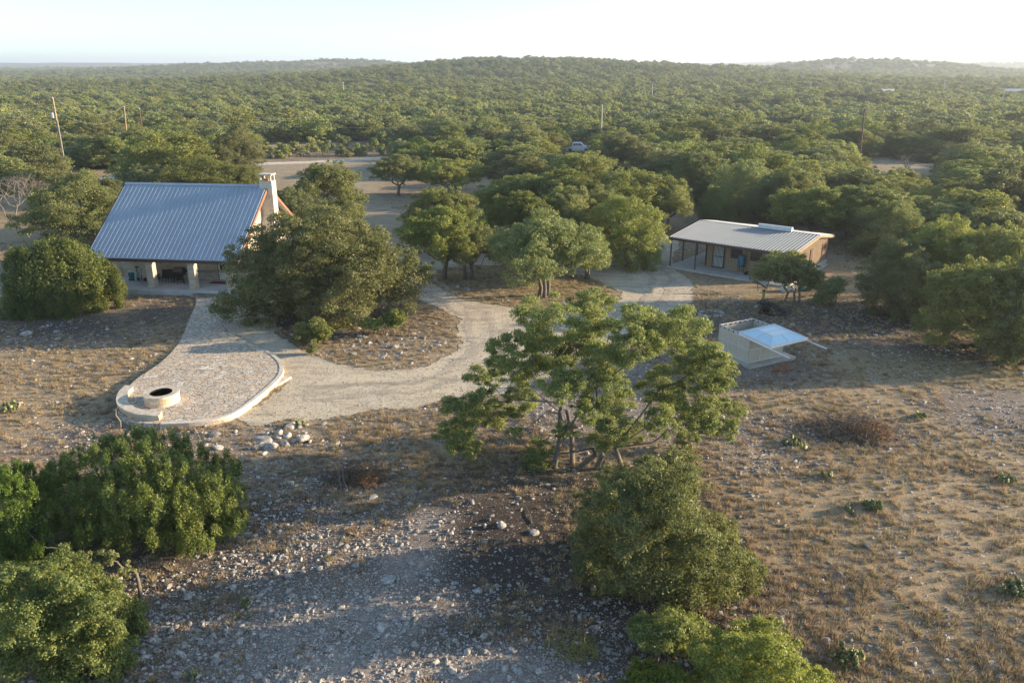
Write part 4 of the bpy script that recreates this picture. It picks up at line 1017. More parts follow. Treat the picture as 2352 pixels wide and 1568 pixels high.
# low scrub along the dirt road
sm = [make_oak(1.5, 2.0, 230+i, 2600, .2, mat='mesquite', name='roadside_shrub', k1=7, k2=9, low=.02) for i in range(2)]; fs = list(sm)
for i in range(26):
    u = 585+i*12.6+zr.uniform(-7,7); v = zr.uniform(344, 366)-(u-585)*.02; c = P(u, v)
    t = fs.pop() if fs else copy_tree(zr.choice(sm)); s = zr.uniform(.7,1.5); t.scale = (s, s, s*zr.uniform(.8,1.3)); t.location = (c.x, c.y, 0); t.rotation_euler = (0,0,zr.uniform(0,6.28))
    tag(t, 'low roadside bush beyond the pale dirt road', 'shrub', 'bushes along the dirt road')

# ------------------------------------------------------------------ the house
HX, HY, HA = -35.44, 64.79, R(-6.73)
def house():
    L, v1, zr, ze = 13.23, 7.3, 8.04, 2.94
    r = empty('house', (HX, HY, 0), HA, 'limestone house under a steep blue-grey standing seam metal roof with a deep porch', 'house')
    MB().bb((.4,-.35,-.4), (12.9,3.5,.4)).build('porch_slab', M['conc'], r, .02)
    MB().bb((.9,3.5,-.2), (12.6,13.6,1.75)).build('stone_wall', M['block'], r)
    mb = MB().extr([(3.53,1.753),(13.57,1.753),(13.57,3.2),(7.3,7.7),(3.53,5.0)], .93, 12.1); w_ = mb.build('boarded_wall', M['batten'], r)
    mb = MB()
    for i in range(38): mb.bb((1.0+i*.3,3.49,1.78), (1.05+i*.3,3.535,4.6))
    mb.build('batten', M['darkwood'], w_)
    MB().extr([(3.5,1.74),(13.6,1.74),(13.6,3.2),(7.3,7.75),(3.5,5.05)], 12.1, 12.62).build('gable_wall', M['block'], r)
    MB().bb((.85,3.44,1.75), (9.6,3.54,1.83)).build('stone_ledge', M['coping'], r)
    sl = math.atan2(zr-ze, v1)
    for nm, s in (('front', 1), ('back', -1)):
        roof = MB().extr([(0,ze),(v1,zr),(v1,zr-.12),(0,ze-.12)] if s == 1 else [(v1,zr),(2*v1,ze),(2*v1,ze-.12),(v1,zr-.12)], 0, L).build('roof_slope', M['roof'], r)
        mb = MB(); n = 33
        for i in range(n+1):
            u = .1+i*(L-.2)/n
            e0, e1 = (0 if s == 1 else 2*v1), v1
            vs = []
            for v, z in ((e0, ze), (e1, zr)):
                for du, dz in ((-.026,0.0),(-.014,.06),(.014,.06),(.026,0.0)): vs.append((u+du, v, z+dz+.002))
            mb.add(vs, [(0,1,5,4),(1,2,6,5),(2,3,7,6),(0,3,2,1),(4,5,6,7)])
        mb.build('roof_rib', M['roof'], roof)
        if s == 1: MB().add([(.02, v1*.52, ze+(zr-ze)*.52+.006), (L-.02, v1*.52, ze+(zr-ze)*.52+.006), (L-.02, v1*.526, ze+(zr-ze)*.526+.012), (.02, v1*.526, ze+(zr-ze)*.526+.012)], [(0,1,2,3)]).build('sheet_lap', M['galv'], roof)
        ef = 0 if s == 1 else 2*v1
        MB().bb((-.03, ef-.07*s, ze-.26), (L+.03, ef-.005*s, ze-.01)).build('eave_fascia', M['brown'], r)
    MB().extr([(v1-.22,zr-.10),(v1-.2,zr-.06),(v1,zr+.075),(v1+.2,zr-.06),(v1+.22,zr-.10)], -.02, L-.7).build('ridge_cap', M['roof'], r)
    for u0, u1 in ((-.07,-.003), (L+.003, L+.07)):
        for pr in ([(0,ze+.03),(v1,zr+.03),(v1,zr-.28),(0,ze-.28)], [(v1,zr+.03),(2*v1,ze+.03),(2*v1,ze-.28),(v1,zr-.28)]):
            MB().extr(pr, u0, u1).build('rake_trim', M['rust'] if u0 > 1 else M['brown'], r)
    for u in (1.5, 5.3, 8.95, 12.25):
        MB().bb((u-.30,.28,.4), (u+.30,.85,2.75)).build('porch_pillar', M['block'], r, .02)
    MB().bb((.3,.30,2.62), (12.9,.6,2.82)).build('porch_beam', M['brown'], r)
    MB().extr([(.1,ze-.14),(3.5,5.2),(3.5,5.12),(.1,ze-.22)], .1, 12.5).build('porch_ceiling', M['darkwood'], r)
    for u, z0, z1 in ((2.2,2.15,2.75), (6.6,2.15,2.75)):
        w_ = MB().bb((u,3.42,z0), (u+1.0,3.52,z1)).build('window', M['brown'], r); MB().bb((u+.07,3.40,z0+.07), (u+.93,3.425,z1-.07)).build('pane', M['glass'], w_)
    d = MB().bb((9.72,3.36,.4), (10.82,3.5,2.55)).build('front_door', M['brown'], r)
    MB().bb((9.8,3.33,.45), (10.74,3.37,2.48)).build('door_panel', M['white'], d); MB().bb((9.95,3.31,1.3), (10.6,3.335,2.3)).build('pane', M['glass'], d); MB().box((9.88,3.29,1.3),(.05,.08,.1)).build('handle', M['black'], d)
    # gable window glimpsed and chimney
    w_ = MB().bb((12.62,9.6,2.6), (12.70,10.6,3.9)).build('window', M['brown'], r); MB().bb((12.69,9.7,2.7), (12.72,10.5,3.8)).build('pane', M['glass'], w_)
    ch = MB()
    ch.extr([(6.55,-.2),(8.25,-.2),(8.25,4.6),(7.85,5.4),(7.85,8.45),(6.95,8.45),(6.95,5.4),(6.55,4.6)], 12.63, 13.78)
    cc = ch.build('chimney', M['chimney'], r, .01)
    for u, v in ((12.70,6.95),(13.58,6.95),(12.70,7.72),(13.58,7.72)): MB().bb((u,v,8.45),(u+.13,v+.13,8.92)).build('chimney_leg', M['chimney'], cc)
    MB().bb((12.98,7.1,8.45), (13.42,7.6,8.62)).build('flue', M['terracotta'], cc)
    MB().bb((12.58,6.88,8.92), (13.82,7.92,9.05)).build('chimney_cap', M['coping'], cc, .02)
    # steps
    for i in range(3): MB().bb((9.2,-.95-i*.0-.45*i+.6,-.2), (11.2,-.35-.45*i+.0,.27-i*.11)).build('porch_step', M['flag'], r)
house()
def HL(u, v, z=0):
    c, s = math.cos(HA), math.sin(HA); return Vector((HX+u*c-v*s, HY+u*s+v*c, z))
def hthing(name, u, v, z, label, cat, rz=0, group=None): 
    p = HL(u, v, z); return empty(name, (p.x, p.y, p.z), HA+rz, label, cat, group)
# porch things
r = hthing('folding_table', 8.5, 2.7, .4, 'grey folding table against the porch wall behind the right pillar', 'table')
MB().bb((-.6,-.38,.84),(1.25,.38,.89)).build('table_top', M['galv'], r, .01)
for x in (-.45, 1.1): MB().tube([(x,-.3,.84),(x,-.3,0)], .02).tube([(x,.3,.84),(x,.3,0)], .02).tube([(x,-.3,.3),(x,.3,.3)], .015).build('leg', M['galv'], r)
r = hthing('door_mat', 10.2, 2.55, .404, 'dark red rug with black border before the porch door', 'mat'); MB().bb((-.85,-.4,0),(.85,.4,.015)).build('border', M['black'], r); MB().bb((-.7,-.28,.016),(.7,.28,.022)).build('rug_field', M['redmat'], r)
r = hthing('window_frame', 7.35, 3.2, .4, 'white two-pane window sash leaning on the porch wall', 'window frame')
mb = MB()
for x in (-.42, 0, .42): mb.box((x,0,.4),(.06,.05,.8),(-.2,0,0))
for z in (.02, .78): mb.box((0,-(z-.4)*-.2,z),(.9,.05,.06),(-.2,0,0))
mb.build('sash', M['white'], r); MB().box((0,.03,.4),(.8,.01,.74),(-.2,0,0)).build('pane', M['galv'], r)
def grill(u, v):
    r = hthing('barbecue_grill', u, v, .4, 'black barrel barbecue grill with side shelf on the porch', 'grill')
    MB().tube([(-.45,0,.95),(.45,0,.95)], .3, 14).build('drum', M['black'], r, smooth_=False)
    MB().tube([(-.40,0,1.02),(.40,0,1.02)], .31, 14).build('lid', M['post'], r)
    MB().bb((.5,-.28,.98),(1.15,.22,1.02)).build('side_shelf', M['black'], r)
    for x in (-.4, .4):
        MB().tube([(x,-.25,.8),(x*1.1,-.3,.1)], .02).build('leg', M['black'], r); MB().tube([(x,.25,.8),(x*1.1,.3,.1)], .02).build('leg', M['black'], r)
    for x in (-.44, .44): MB().lathe([(.12,-.02),(.12,.02)], (x,-.3,.12), 12).build('wheel', M['black'], r)
grill(6.75, 2.35)
r0 = hthing('stacked_chair', 5.35, 2.2, .4, 'one of the black wire-leg patio chairs stacked on the porch behind the left pillar', 'chair', 0, 'stacked black patio chairs')
MB().bb((-.25,-.25,.42),(.25,.25,.46)).build('seat', M['black'], r0); MB().box((0,.27,.74),(.5,.03,.6),(-.15,0,0)).build('backrest', M['black'], r0)
for x in (-.23,.23):
    for y in (-.22,.22): MB().tube([(x,y,.44),(x*1.15,y*1.2,0)], .014, 5).build('leg', M['black'], r0)
for i in range(5):
    q = copy_tree(r0); p = HL(5.35+.26*(i+1), 2.2+.02*i, .4+.03*(i % 2)); q.location = p; q.rotation_euler = (0,0,HA+.1*(i % 3-1))
r = hthing('patio_chair', 7.1, 1.7, .4, 'black open-framed patio chair in front of the grill', 'chair', .5)
MB().bb((-.25,-.25,.42),(.25,.25,.46)).build('seat', M['black'], r); MB().tube([(-.25,.25,.45),(-.27,.38,1.0),(.27,.38,1.0),(.25,.25,.45)], .02).build('back_frame', M['black'], r)
MB().tube([(-.27,-.3,.02),(-.27,-.25,.62),(-.27,.35,.62),(-.27,.3,.02)], .018).tube([(.27,-.3,.02),(.27,-.25,.62),(.27,.35,.62),(.27,.3,.02)], .018).build('side_frame', M['black'], r)
r = hthing('golf_bag', 2.75, 2.4, .4, 'pale teal golf bag with clubs leaning by the porch wall', 'bag')
MB().tube([(0,0,0),(.05,.1,.8)], [.22,.17], 10).build('bag_body', M['teal2'], r)
mb = MB(); 
for i in range(6): mb.tube([(0,.05,.5),(.1*math.cos(i)+.05,.1*math.sin(i)+.15,1.15)], .012, 5); mb.box((.12*math.cos(i)+.05,.1*math.sin(i)+.15,1.17),(.12,.06,.06))
mb.build('club', M['black'], r)
r = hthing('trolley', 3.25, 2.3, .4, 'black two-wheeled golf trolley beside the teal golf bag', 'trolley')
MB().tube([(0,0,.1),(0,.1,1.0),(.2,-.2,1.15)], .025).tube([(-.3,0,.15),(.3,0,.15)], .02).build('frame', M['black'], r)
for x in (-.32,.32): MB().tube([(x-.02,0,.16),(x+.02,0,.16)], .16, 14).build('wheel', M['black'], r)
r = hthing('bucket', 2.2, 2.5, .4, 'teal plastic tub on a dark base at the left end of the porch', 'tub'); MB().lathe([(.2,.12),(.27,.62),(.24,.62),(.2,.2)], n=16).build('tub', M['teal'], r); MB().lathe([(.26,0),(.26,.12)], n=16).build('base', M['black'], r)
r = hthing('box', 4.1, 2.9, .4, 'low dark storage box behind the left porch pillar', 'box'); MB().bb((-.25,-.2,0),(.35,.2,.4)).build('box_body', M['post'], r, .02); MB().bb((-.27,-.22,.40),(.37,.22,.45)).build('lid', M['black'], r)
# kettle grill at the steps
c = P(541, 693); r = empty('kettle_grill', (c.x, c.y, 0), .3, 'dark kettle grill on bright splayed legs beside the porch steps', 'grill')
MB().lathe([(.02,.55),(.2,.6),(.3,.78),(.3,.8),(.22,.98),(.03,1.05)], n=16).build('kettle', M['black'], r, smooth_=True)
for a in (.5, 2.6, 4.7): MB().tube([(math.cos(a)*.15,math.sin(a)*.15,.6),(math.cos(a)*.38,math.sin(a)*.38,0)], .016).build('leg', M['white'], r)
# shed behind
c = P(270, 452); r = empty('shed', (c.x, c.y, 0), -.1, 'small shed with a pale flat roof behind the blue roofed house', 'shed')
MB().bb((-1.4,-1.2,0),(1.4,1.2,2.5)).build('wall', M['rust'], r); MB().extr([(-1.4,2.52),(1.5,2.75),(1.5,2.85),(-1.4,2.62)], -1.7, 1.7).build('roof', M['white'], r); MB().bb((-.4,-1.24,0),(.5,-1.2,2.0)).build('door', M['tan'], r)

# ------------------------------------------------------------------ the cabin
CX, CY, CA = 14.814, 73.427, R(-38.7)
def cabin():
    L, WD, zr, ze, v1 = 11.52, 10.4, 3.5, 2.85, 6.2
    r = empty('cabin', (CX, CY, 0), CA, 'long tan metal cabin with a low silver ribbed roof, open porch and barred windows', 'cabin')
    zs = .14
    MB().bb((0,-.45,-.3),(L,9.9,zs)).build('slab', M['conc'], r, .01)
    MB().bb((2.7,2.1,zs-.02),(11.35,9.9,zs+.02)).build('foundation', M['conc'], r)
    MB().bb((11.25,2.05,-.2),(11.42,9.93,.62)).build('foundation', M['conc2'], r)
    body = MB().extr([(2.15,zs+.02),(9.85,zs+.02),(9.85,2.75),(v1,zr-.18),(2.15,2.86)], 2.75, 11.3).build('wall', M['tan'], r)
    mb = MB()
    for i in range(29):
        mb.bb((2.8+i*.3,2.11,zs+.03),(2.87+i*.3,2.149,2.8))
    for i in range(25):
        v = 2.25+i*.31; top = 2.86+(zr-3.04)*max(0, min(1, (v-2.15)/(v1-2.15))) if v < v1 else zr-.18-(zr-2.93)*((v-v1)/(9.85-v1))
        mb.bb((11.301,v,zs+.03),(11.345,v+.12,top-.08))
    mb.build('siding_rib', M['tan'], body)
    for (u, v) in ((2.72,2.1),(11.32,2.1),(11.32,9.86),(2.72,9.86)): MB().bb((u-.06,v-.06,zs+.02),(u+.06,v+.06,2.78)).build('corner_trim', M['brown'], r)
    for s in (0, 1):
        pr = [(-.1,ze),(v1,zr),(v1,zr-.1),(-.1,ze-.1)] if s == 0 else [(v1,zr),(WD,ze),(WD,ze-.1),(v1,zr-.1)]
        rf = MB().extr(pr, -.1, L+.12).build('roof_slope', M['roof2'], r); mb = MB(); n = 38
        for i in range(n+1):
            u = -.02+i*(L+.04)/n; vs = []
            for v, z in ((pr[0][0], pr[0][1]), (pr[1][0], pr[1][1])):
                for du, dz in ((-.06,0),(-.028,.07),(.028,.07),(.06,0)): vs.append((u+du, v, z+dz+.002))
            mb.add(vs, [(0,1,5,4),(1,2,6,5),(2,3,7,6),(0,3,2,1),(4,5,6,7)])
        mb.build('roof_rib', M['roof2'], rf)
    MB().extr([(v1-.2,zr+.02),(v1,zr+.075),(v1+.2,zr+.02)], -.1, L+.12).build('ridge_cap', M['roof2'], r)
    MB().extr([(v1-.22,zr+.05),(v1-.2,zr+.36),(v1-.1,zr+.42),(v1+.1,zr+.42),(v1+.2,zr+.36),(v1+.22,zr+.05)], 5.9, 9.1).build('ridge_vent', M['whitedust'], r)
    MB().bb((-.12,-.17,ze-.22),(L+.14,-.105,ze-.005)).build('eave_fascia', M['brown'], r)
    MB().bb((-.12,WD+.005,ze-.22),(L+.14,WD+.07,ze-.005)).build('eave_fascia', M['brown'], r)
    for u0, u1, m in ((-.17,-.103,'brown'),(L+.123,L+.19,'pole')):
        MB().extr([(-.1,ze+.02),(v1,zr+.02),(v1,zr-.2),(-.1,ze-.2)], u0, u1).build('rake_trim', M[m], r); MB().extr([(v1,zr+.02),(WD,ze+.02),(WD,ze-.2),(v1,zr-.2)], u0, u1).build('rake_trim', M[m], r)
    for u, v in ((.12,.0),(.12,2.5),(2.65,.0),(.12,5.6),(.12,9.7)): MB().bb((u-.05,v-.05,zs),(u+.05,v+.05,ze-.08)).build('porch_post', M['post'], r)
    d = MB().bb((3.45,2.05,zs+.02),(4.5,2.13,2.2)).build('door', M['white'], r); mb = MB()
    for i in range(8): mb.bb((3.52+i*.13,2.0,zs+.08),(3.555+i*.13,2.03,2.15))
    for z in (zs+.06,1.2,2.16): mb.bb((3.4,1.99,z-.03),(4.55,2.04,z+.03))
    for u in (3.4,4.5): mb.bb((u,1.985,zs+.02),(u+.06,2.045,2.22))
    mb.build('security_bar', M['black'], d); MB().box((3.75,1.96,1.15),(.4,.05,.12)).build('handle', M['galv'], d)
    for u in (5.15, 7.0, 9.0):
        w_ = MB().bb((u,2.06,1.25),(u+1.05,2.14,2.25)).build('window', M['brown'], r); MB().bb((u+.07,2.03,1.32),(u+.98,2.062,2.18)).build('pane', M['glass'], w_); mb = MB()
        for i in range(7): mb.bb((u+.1+i*.13,1.99,1.28),(u+.12+i*.13,2.01,2.22))
        mb.bb((u+.04,1.985,1.72),(u+1.0,2.015,1.76)); mb.build('window_bar', M['post'], w_)
    for v in (3.1, 5.0, 8.2):
        w_ = MB().bb((11.30,v,1.25),(11.38,v+.85,2.35)).build('window', M['brown'], r); MB().bb((11.37,v+.07,1.32),(11.40,v+.78,2.28)).build('pane', M['brown'], w_)
    for x in (7.0,): MB().bb((x+1.2,2.08,.9),(x+1.3,2.14,1.05)).build('outlet_box', M['white'], r)
cabin()
def CL(u, v, z=0):
    c, s = math.cos(CA), math.sin(CA); return Vector((CX+u*c-v*s, CY+u*s+v*c, z))
p = CL(6.4, 1.65, .14); r = empty('water_barrel', p, CA, 'blue plastic barrel on a short stand against the cabin wall', 'barrel')
MB().lathe([(.0,.62),(.28,.62),(.31,.75),(.31,1.5),(.27,1.6),(.1,1.63)], n=20).build('barrel', M['blue'], r, smooth_=True)
mb = MB()
for x in (-.2,.2):
    for y in (-.2,.2): mb.tube([(x,y,0),(x,y,.6)], .03)
mb.bb((-.28,-.28,.56),(.28,.28,.62)); mb.build('stand', M['post'], r)
p = CL(7.2, 1.45, .14); r = empty('hose_coil', p, 0, 'dark coiled hose heaped on the slab beside the blue barrel', 'hose')
mb = MB()
for i in range(4): mb.tube([(math.cos(a*.5)*(.38-.03*i), math.sin(a*.5)*(.3-.03*i), .04+.05*i) for a in range(13)], .03, 6)
mb.build('hose', M['black'], r)
c = P(1848, 668); r = empty('blue_drum', (c.x, c.y, 0), R(15), 'dark blue-green drum lying on its side behind the umbrella-shaped tree', 'drum')
MB().tube([(-.5,0,.34),(-.46,0,.34),(.46,0,.34),(.5,0,.34)], [.28,.34,.34,.28], 18).build('drum', M['teal'], r)
c = P(1806, 668); r = empty('tarp_heap', (c.x, c.y, 0), .4, 'crumpled pale grey tarp heap by the cabin corner', 'tarp')
me_ = rock_mesh('tarp', 91, 3); me_.materials.clear(); me_.materials.append(M['whitedust']); o = bpy.data.objects.new('tarp', me_); C.objects.link(o); o.parent = r; o.scale = (.9,.6,.7)
# black farm implement frames in front of the cabin
c = P(1746, 672); r = empty('tilted_implement', (c.x, c.y, 0), R(-35), 'black framed panel tilted on a pole stand in front of the cabin slab', 'implement')
mb = MB()
for a, b in (((-.6,0,1.0),(.5,0,.45)),((-.6,.35,1.5),(.5,.35,.95)),((-.6,0,1.0),(-.6,.35,1.5)),((.5,0,.45),(.5,.35,.95))): mb.tube([a, b], .05, 6)
mb.build('frame', M['black'], r); MB().add([(-.5,.04,1.02),(.42,.04,.56),(.42,.31,.92),(-.5,.31,1.40),(-.5,.07,.99),(.42,.07,.53),(.42,.34,.89),(-.5,.34,1.37)], [(0,1,2,3),(7,6,5,4),(0,4,5,1),(1,5,6,2),(2,6,7,3),(3,7,4,0)]).build('panel', M['galv'], r)
MB().tube([(-.4,.2,1.2),(-.3,.3,0)], .03).tube([(.4,.2,.7),(.5,.3,0)], .03).build('leg', M['black'], r)
c = P(1751, 698); r = empty('implement', (c.x, c.y, 0), .4, 'upright yellow and black tractor implement below the tilted panel', 'implement')
MB().tube([(-.35,0,0),(0,0,.6),(.35,0,0)], .04).tube([(0,.3,0),(0,0,.6)], .04).bb((-.3,-.3,.05),(.3,.3,.14)).build('base_frame', M['black'], r)
MB().bb((-.06,-.06,.5),(.12,.06,1.25)).build('upright', M['padyel'], r); MB().lathe([(.13,-.05),(.13,.05)], (.02,0,1.1), 12).build('hub', M['black'], r)
c = P(1768, 722); r = empty('brush_rake', (c.x, c.y, 0), R(-30), 'collapsed black steel implement lying on the ground above the enclosure', 'implement')
mb = MB()
for y in (0, .35, .7): mb.tube([(-.1,y,.75),(1.1,y,.1)], .035, 5)
for t in (0,.25,.5,.75,1): mb.tube([(-.1+1.2*t,-.02,.75-.65*t),(-.1+1.2*t,.72,.75-.65*t)], .03, 5)
mb.build('grille', M['black'], r)
MB().box((-.3,.3,.4),(.5,.8,.5),(.3,.4,.2)).build('body', M['black'], r, .05); MB().tube([(-.8,-.2,.05),(-.5,.2,.7),(-.2,.5,.8)], .07).tube([(-.9,.6,.05),(-.3,.4,.6)], .06).tube([(-.8,-.2,.08),(.3,-.35,.08),(1.0,-.1,.08)], .05).build('arm', M['black'], r)
for u, v in ((1620,718),(1646,716)):
    c = P(u, v); o = MB().tube([(c.x,c.y,0),(c.x+.03,c.y,.95)], .02).build('steel_rod', M['black'], None, label='thin steel rod standing at the stone ring, the %s one' % ('left' if u < 1640 else 'right'), cat='rod')
# wood/orange frame
c = P(1801, 856); r = empty('red_frame', (c.x, c.y, 0), .15, 'rusty orange metal rack standing in front of the enclosure pad', 'rack')
mb = MB()
for x in (-.22,.22):
    for y in (-.15,.15): mb.tube([(x,y,0),(x,y,.62)], .025, 4)
for z in (.05,.33,.6):
    for y in (-.15,.15): mb.tube([(-.22,y,z),(.22,y,z)], .025, 4)
    for x in (-.22,.22): mb.tube([(x,-.15,z),(x,.15,z)], .025, 4)
mb.build('rack', M['terracotta'], r); MB().box((-.5,.1,.12),(.5,.05,.35),(.5,.2,0)).build('side_panel', M['terracotta'], r)

# ------------------------------------------------------------------ the enclosure
EX, EY, EA = 13.62, 49.69, R(-62.8)
def enclosure():
    g = empty('enclosure', (EX, EY, 0), EA, 'roofless square enclosure of grey-beige panels in white frames on a concrete pad', 'enclosure')
    L = 2.85; Wd = 2.88; zb = .2; zt = 1.93
    MB().bb((-.25,-.3,-.2),(L+.5,Wd+.75,zb)).build('pad', M['conc2'], g, .02)
    def wall(p0, p1):
        p0 = Vector(p0); p1 = Vector(p1); d = p1-p0; n = Vector((-d.y, d.x, 0)).normalized()*.012
        mb = MB()
        for i in range(3):
            for j in range(2):
                a = p0+d*((i+.02)/3); b = p0+d*((i+.98)/3); z0 = zb+.03+(zt-zb)*j/2; z1 = zb-.03+(zt-zb)*(j+1)/2
                vs = [(q+s*n).to_tuple()[:2]+(z,) for s in (-1, 1) for q, z in ((a,z0),(b,z0),(b,z1),(a,z1))]
                MB().add(vs, [(0,1,2,3),(7,6,5,4),(0,4,5,1),(1,5,6,2),(2,6,7,3),(3,7,4,0)]).build('wall_panel', M['panel'], g)
        for i in range(4):
            q = p0+d*(i/3); mb.tube([(q.x,q.y,zb),(q.x,q.y,zt)], .032 if i in (0,3) else .022, 4)
        for z in (zb+.02, (zb+zt)/2, zt): mb.tube([(p0.x,p0.y,z),(p1.x,p1.y,z)], .03, 4)
        mb.build('frame', M['whitedust'], g)
        mb = MB()
        for i in range(7):
            q = p0+d*((i+.3)/7)-n*3; mb.box((q.x,q.y,zt-.05),(.05,.05,.1))
        mb.build('clip', M['black'], g)
    wall((0,0,0),(L,0,0)); wall((L,0,0),(L,Wd,0)); wall((0,0,0),(0,Wd,0)); wall((0,Wd,0),(L,Wd,0))
enclosure()
def canopy():
    q = [(1697,762,2.0),(1771,796,2.0),(1855,776,2.0),(1781,746,2.0)]
    A, B, Cc, D = (P(u, v, z) for u, v, z in q)
    A, B, Cc, D = A, B, Cc, A+(Cc-B)
    o = (A+B+Cc+D)/4; o.z = 0; g = empty('canopy_roof', o, 0, 'pale blue and white hipped canopy roof slid half off the enclosure on two white rails', 'canopy')
    c4 = [p-o for p in (A, B, Cc, D)]; ctr = sum(c4, Vector())/4
    base = [p.copy() for p in c4]; 
    for p in base: p.z = 2.0
    cc = Vector((ctr.x, ctr.y, 2.0)); up = [cc+(p-cc)*.45+Vector((0,0,.26)) for p in base]
    names = ['canopy', 'canopy2', 'canopy', 'canopy']
    def quad(v4, m, nm):
        n = (v4[1]-v4[0]).cross(v4[2]-v4[1]).normalized()*.02; 
        if n.z < 0: n = -n
        vs = [p for p in v4]+[p-n for p in v4]
        return MB().add(vs, [(0,1,2,3),(7,6,5,4),(0,4,5,1),(1,5,6,2),(2,6,7,3),(3,7,4,0)]).build(nm, M[m], g)
    for i in range(4): quad([base[i], base[(i+1) % 4], up[(i+1) % 4], up[i]], 'canopy', 'canopy_panel')
    quad(up, 'canopy2', 'skylight_panel')
    mb = MB()
    for i in range(4):
        mb.tube([base[i], base[(i+1) % 4]], .035, 4); mb.tube([base[i]+Vector((0,0,.01)), up[i]+Vector((0,0,.01))], .02, 4); mb.tube([up[i], up[(i+1) % 4]], .02, 4)
        m_ = (base[i]+base[(i+1) % 4])/2; n_ = (up[i]+up[(i+1) % 4])/2; mb.tube([m_+Vector((0,0,.01)), n_+Vector((0,0,.01))], .015, 4)
    mb.tube([(up[0]+up[1])/2+Vector((0,0,.01)), (up[2]+up[3])/2+Vector((0,0,.01))], .015, 4)
    mb.build('rib', M['whitedust'], g)
    for i in range(4):
        a, b = base[i], base[(i+1) % 4]; MB().add([a, b, b-Vector((0,0,.14)), a-Vector((0,0,.14)), a*.995, b*.995, b*.995-Vector((0,0,.14)), a*.995-Vector((0,0,.14))], [(0,1,2,3),(7,6,5,4),(0,4,5,1),(2,6,7,3),(1,5,6,2),(3,7,4,0)]).build('valance', M['white'], g)
    d = (B-A).normalized()
    for s, e in ((base[0], base[1]), (base[3], base[2])):
        MB().tube([s-Vector((0,0,.17))-d*.3, e-Vector((0,0,.17))+d*1.65], .04, 4).build('slide_rail', M['white'], g)
canopy()

# ------------------------------------------------------------------ utility poles and lines
def pole(u, vb, vt, ut, m, label, extra=None, r=.13):
    b = P(u, vb); t = PY(ut, vt, b.y); root = empty('utility_pole', (b.x, b.y, gh(b.x, b.y)), 0, label, 'utility pole'); tp = Vector((t.x-b.x, 0, t.z))
    MB().tube([(0,0,-.5), tp*.5, tp], [r*1.15, r, r*.8], 8).build('shaft', M[m], root)
    MB().lathe([(.03,0),(.07,.06),(.07,.12),(.03,.2)], tp+Vector((0,0,.0)), 8).build('insulator', M['white'], root)
    if extra:
        k = tp*.78; MB().lathe([(.25,-.45),(.27,-.4),(.27,.4),(.2,.5),(.02,.52)], k+Vector((-.48,-.1,0)), 12).build('transformer', M['galv'], root)
        MB().tube([k+Vector((-.25,-.05,.2)), k+Vector((0,0,.2))], .04).build('bracket', M['galv'], root)
        MB().tube([tp*.72+Vector((.22,-.1,0)), Vector((.28,-.12,0))], .05).build('conduit', M['polegrey'], root); MB().tube([k+Vector((-.5,-.1,.5)), k+Vector((-.75,-.1,1.0)), tp+Vector((-.3,0,-.2))], .02).build('jumper', M['black'], root)
    return Vector((b.x+tp.x, b.y, tp.z+.2)), Vector((b.x+tp.x*.85, b.y, tp.z*.86))
p1 = pole(152, 402, 226, 121, 'pole', 'nearest wooden utility pole with a grey transformer at left', True, .17)
p2 = pole(296, 362, 246, 285, 'pole', 'left one of the two slim wooden poles behind the house', None, .15)
p3 = pole(335, 366, 251, 320, 'poledark', 'reddish right one of the two slim wooden poles behind the house', None, .15)
p4 = pole(1380, 330, 243, 1383, 'polegrey', 'tall pale grey pole above the middle of the woods', None, .15)
p5 = pole(1974, 372, 250, 1986, 'poledark', 'dark wooden pole above the sandy clearing', None, .15)
p6 = pole(2900, 360, 262, 2930, 'poledark', 'wooden pole beyond the right edge of the frame', None, .15)
bpy.data.objects.remove(bpy.data.objects['dummy']) if 'dummy' in bpy.data.objects else None
for (a, b, sag, lb) in ((p1, p2, 2.2, 'between the transformer pole and the next pole'), (p2, p3, .6, 'between the two slim poles behind the house'), (p3, p4, 3.0, 'spanning from the reddish pole to the pale grey pole'),
                        (p4, p5, 2.4, 'spanning from the pale grey pole to the dark pole'), (p5, p6, 2.4, 'running right from the dark pole out of the frame')):
    for j in (0, 1):
        A, B = a[j], b[j]; pts = [A.lerp(B, t/16)-Vector((0,0,sag*4*(t/16)*(1-t/16))) for t in range(17)]
        MB().tube(pts, .012 if A.y < 170 else .022, 4).build('power_line', M['wire'], None, label='%s thin wire %s' % ('upper' if j == 0 else 'lower', lb), cat='power line')
for u, v, h, lb in ((1497,232,9,'tiny far pole at the foot of the central hill'),(1858,232,9,'tiny far pole left of the far clearing'),(2165,222,9,'tiny far pole right of the far clearing'),(790,222,8,'tiny far pole below the left hills'),(2300,245,8,'tiny far pole on the plain near the right edge')):
    b = PG(u, v); z = gh(b.x, b.y); root = empty('utility_pole', (b.x, b.y, z), 0, lb, 'utility pole'); MB().tube([(0,0,0),(0,0,h)], .16, 6).build('shaft', M['polegrey'], root)

# fence along the dirt road
r = None
c0 = P(560, 366); c1 = P(912, 352); n = 24
r = empty('wire_fence', (c0.x, c0.y, 0), 0, 'thin post and wire fence beyond the pale dirt road', 'fence'); d = c1-c0
pm_ = MB().tube([(0,0,-.1),(0,0,1.25)], .06, 5).build('post', M['poledark'], r)
for i in range(1, n+1):
    q = pm_.copy(); C.objects.link(q); q.parent = r; q.location = (d.x*i/n, d.y*i/n, 0)
for z in (.45,.8,1.15): MB().tube([(0,0,z),(d.x,d.y,z)], .012, 3).build('wire', M['wire'], r)

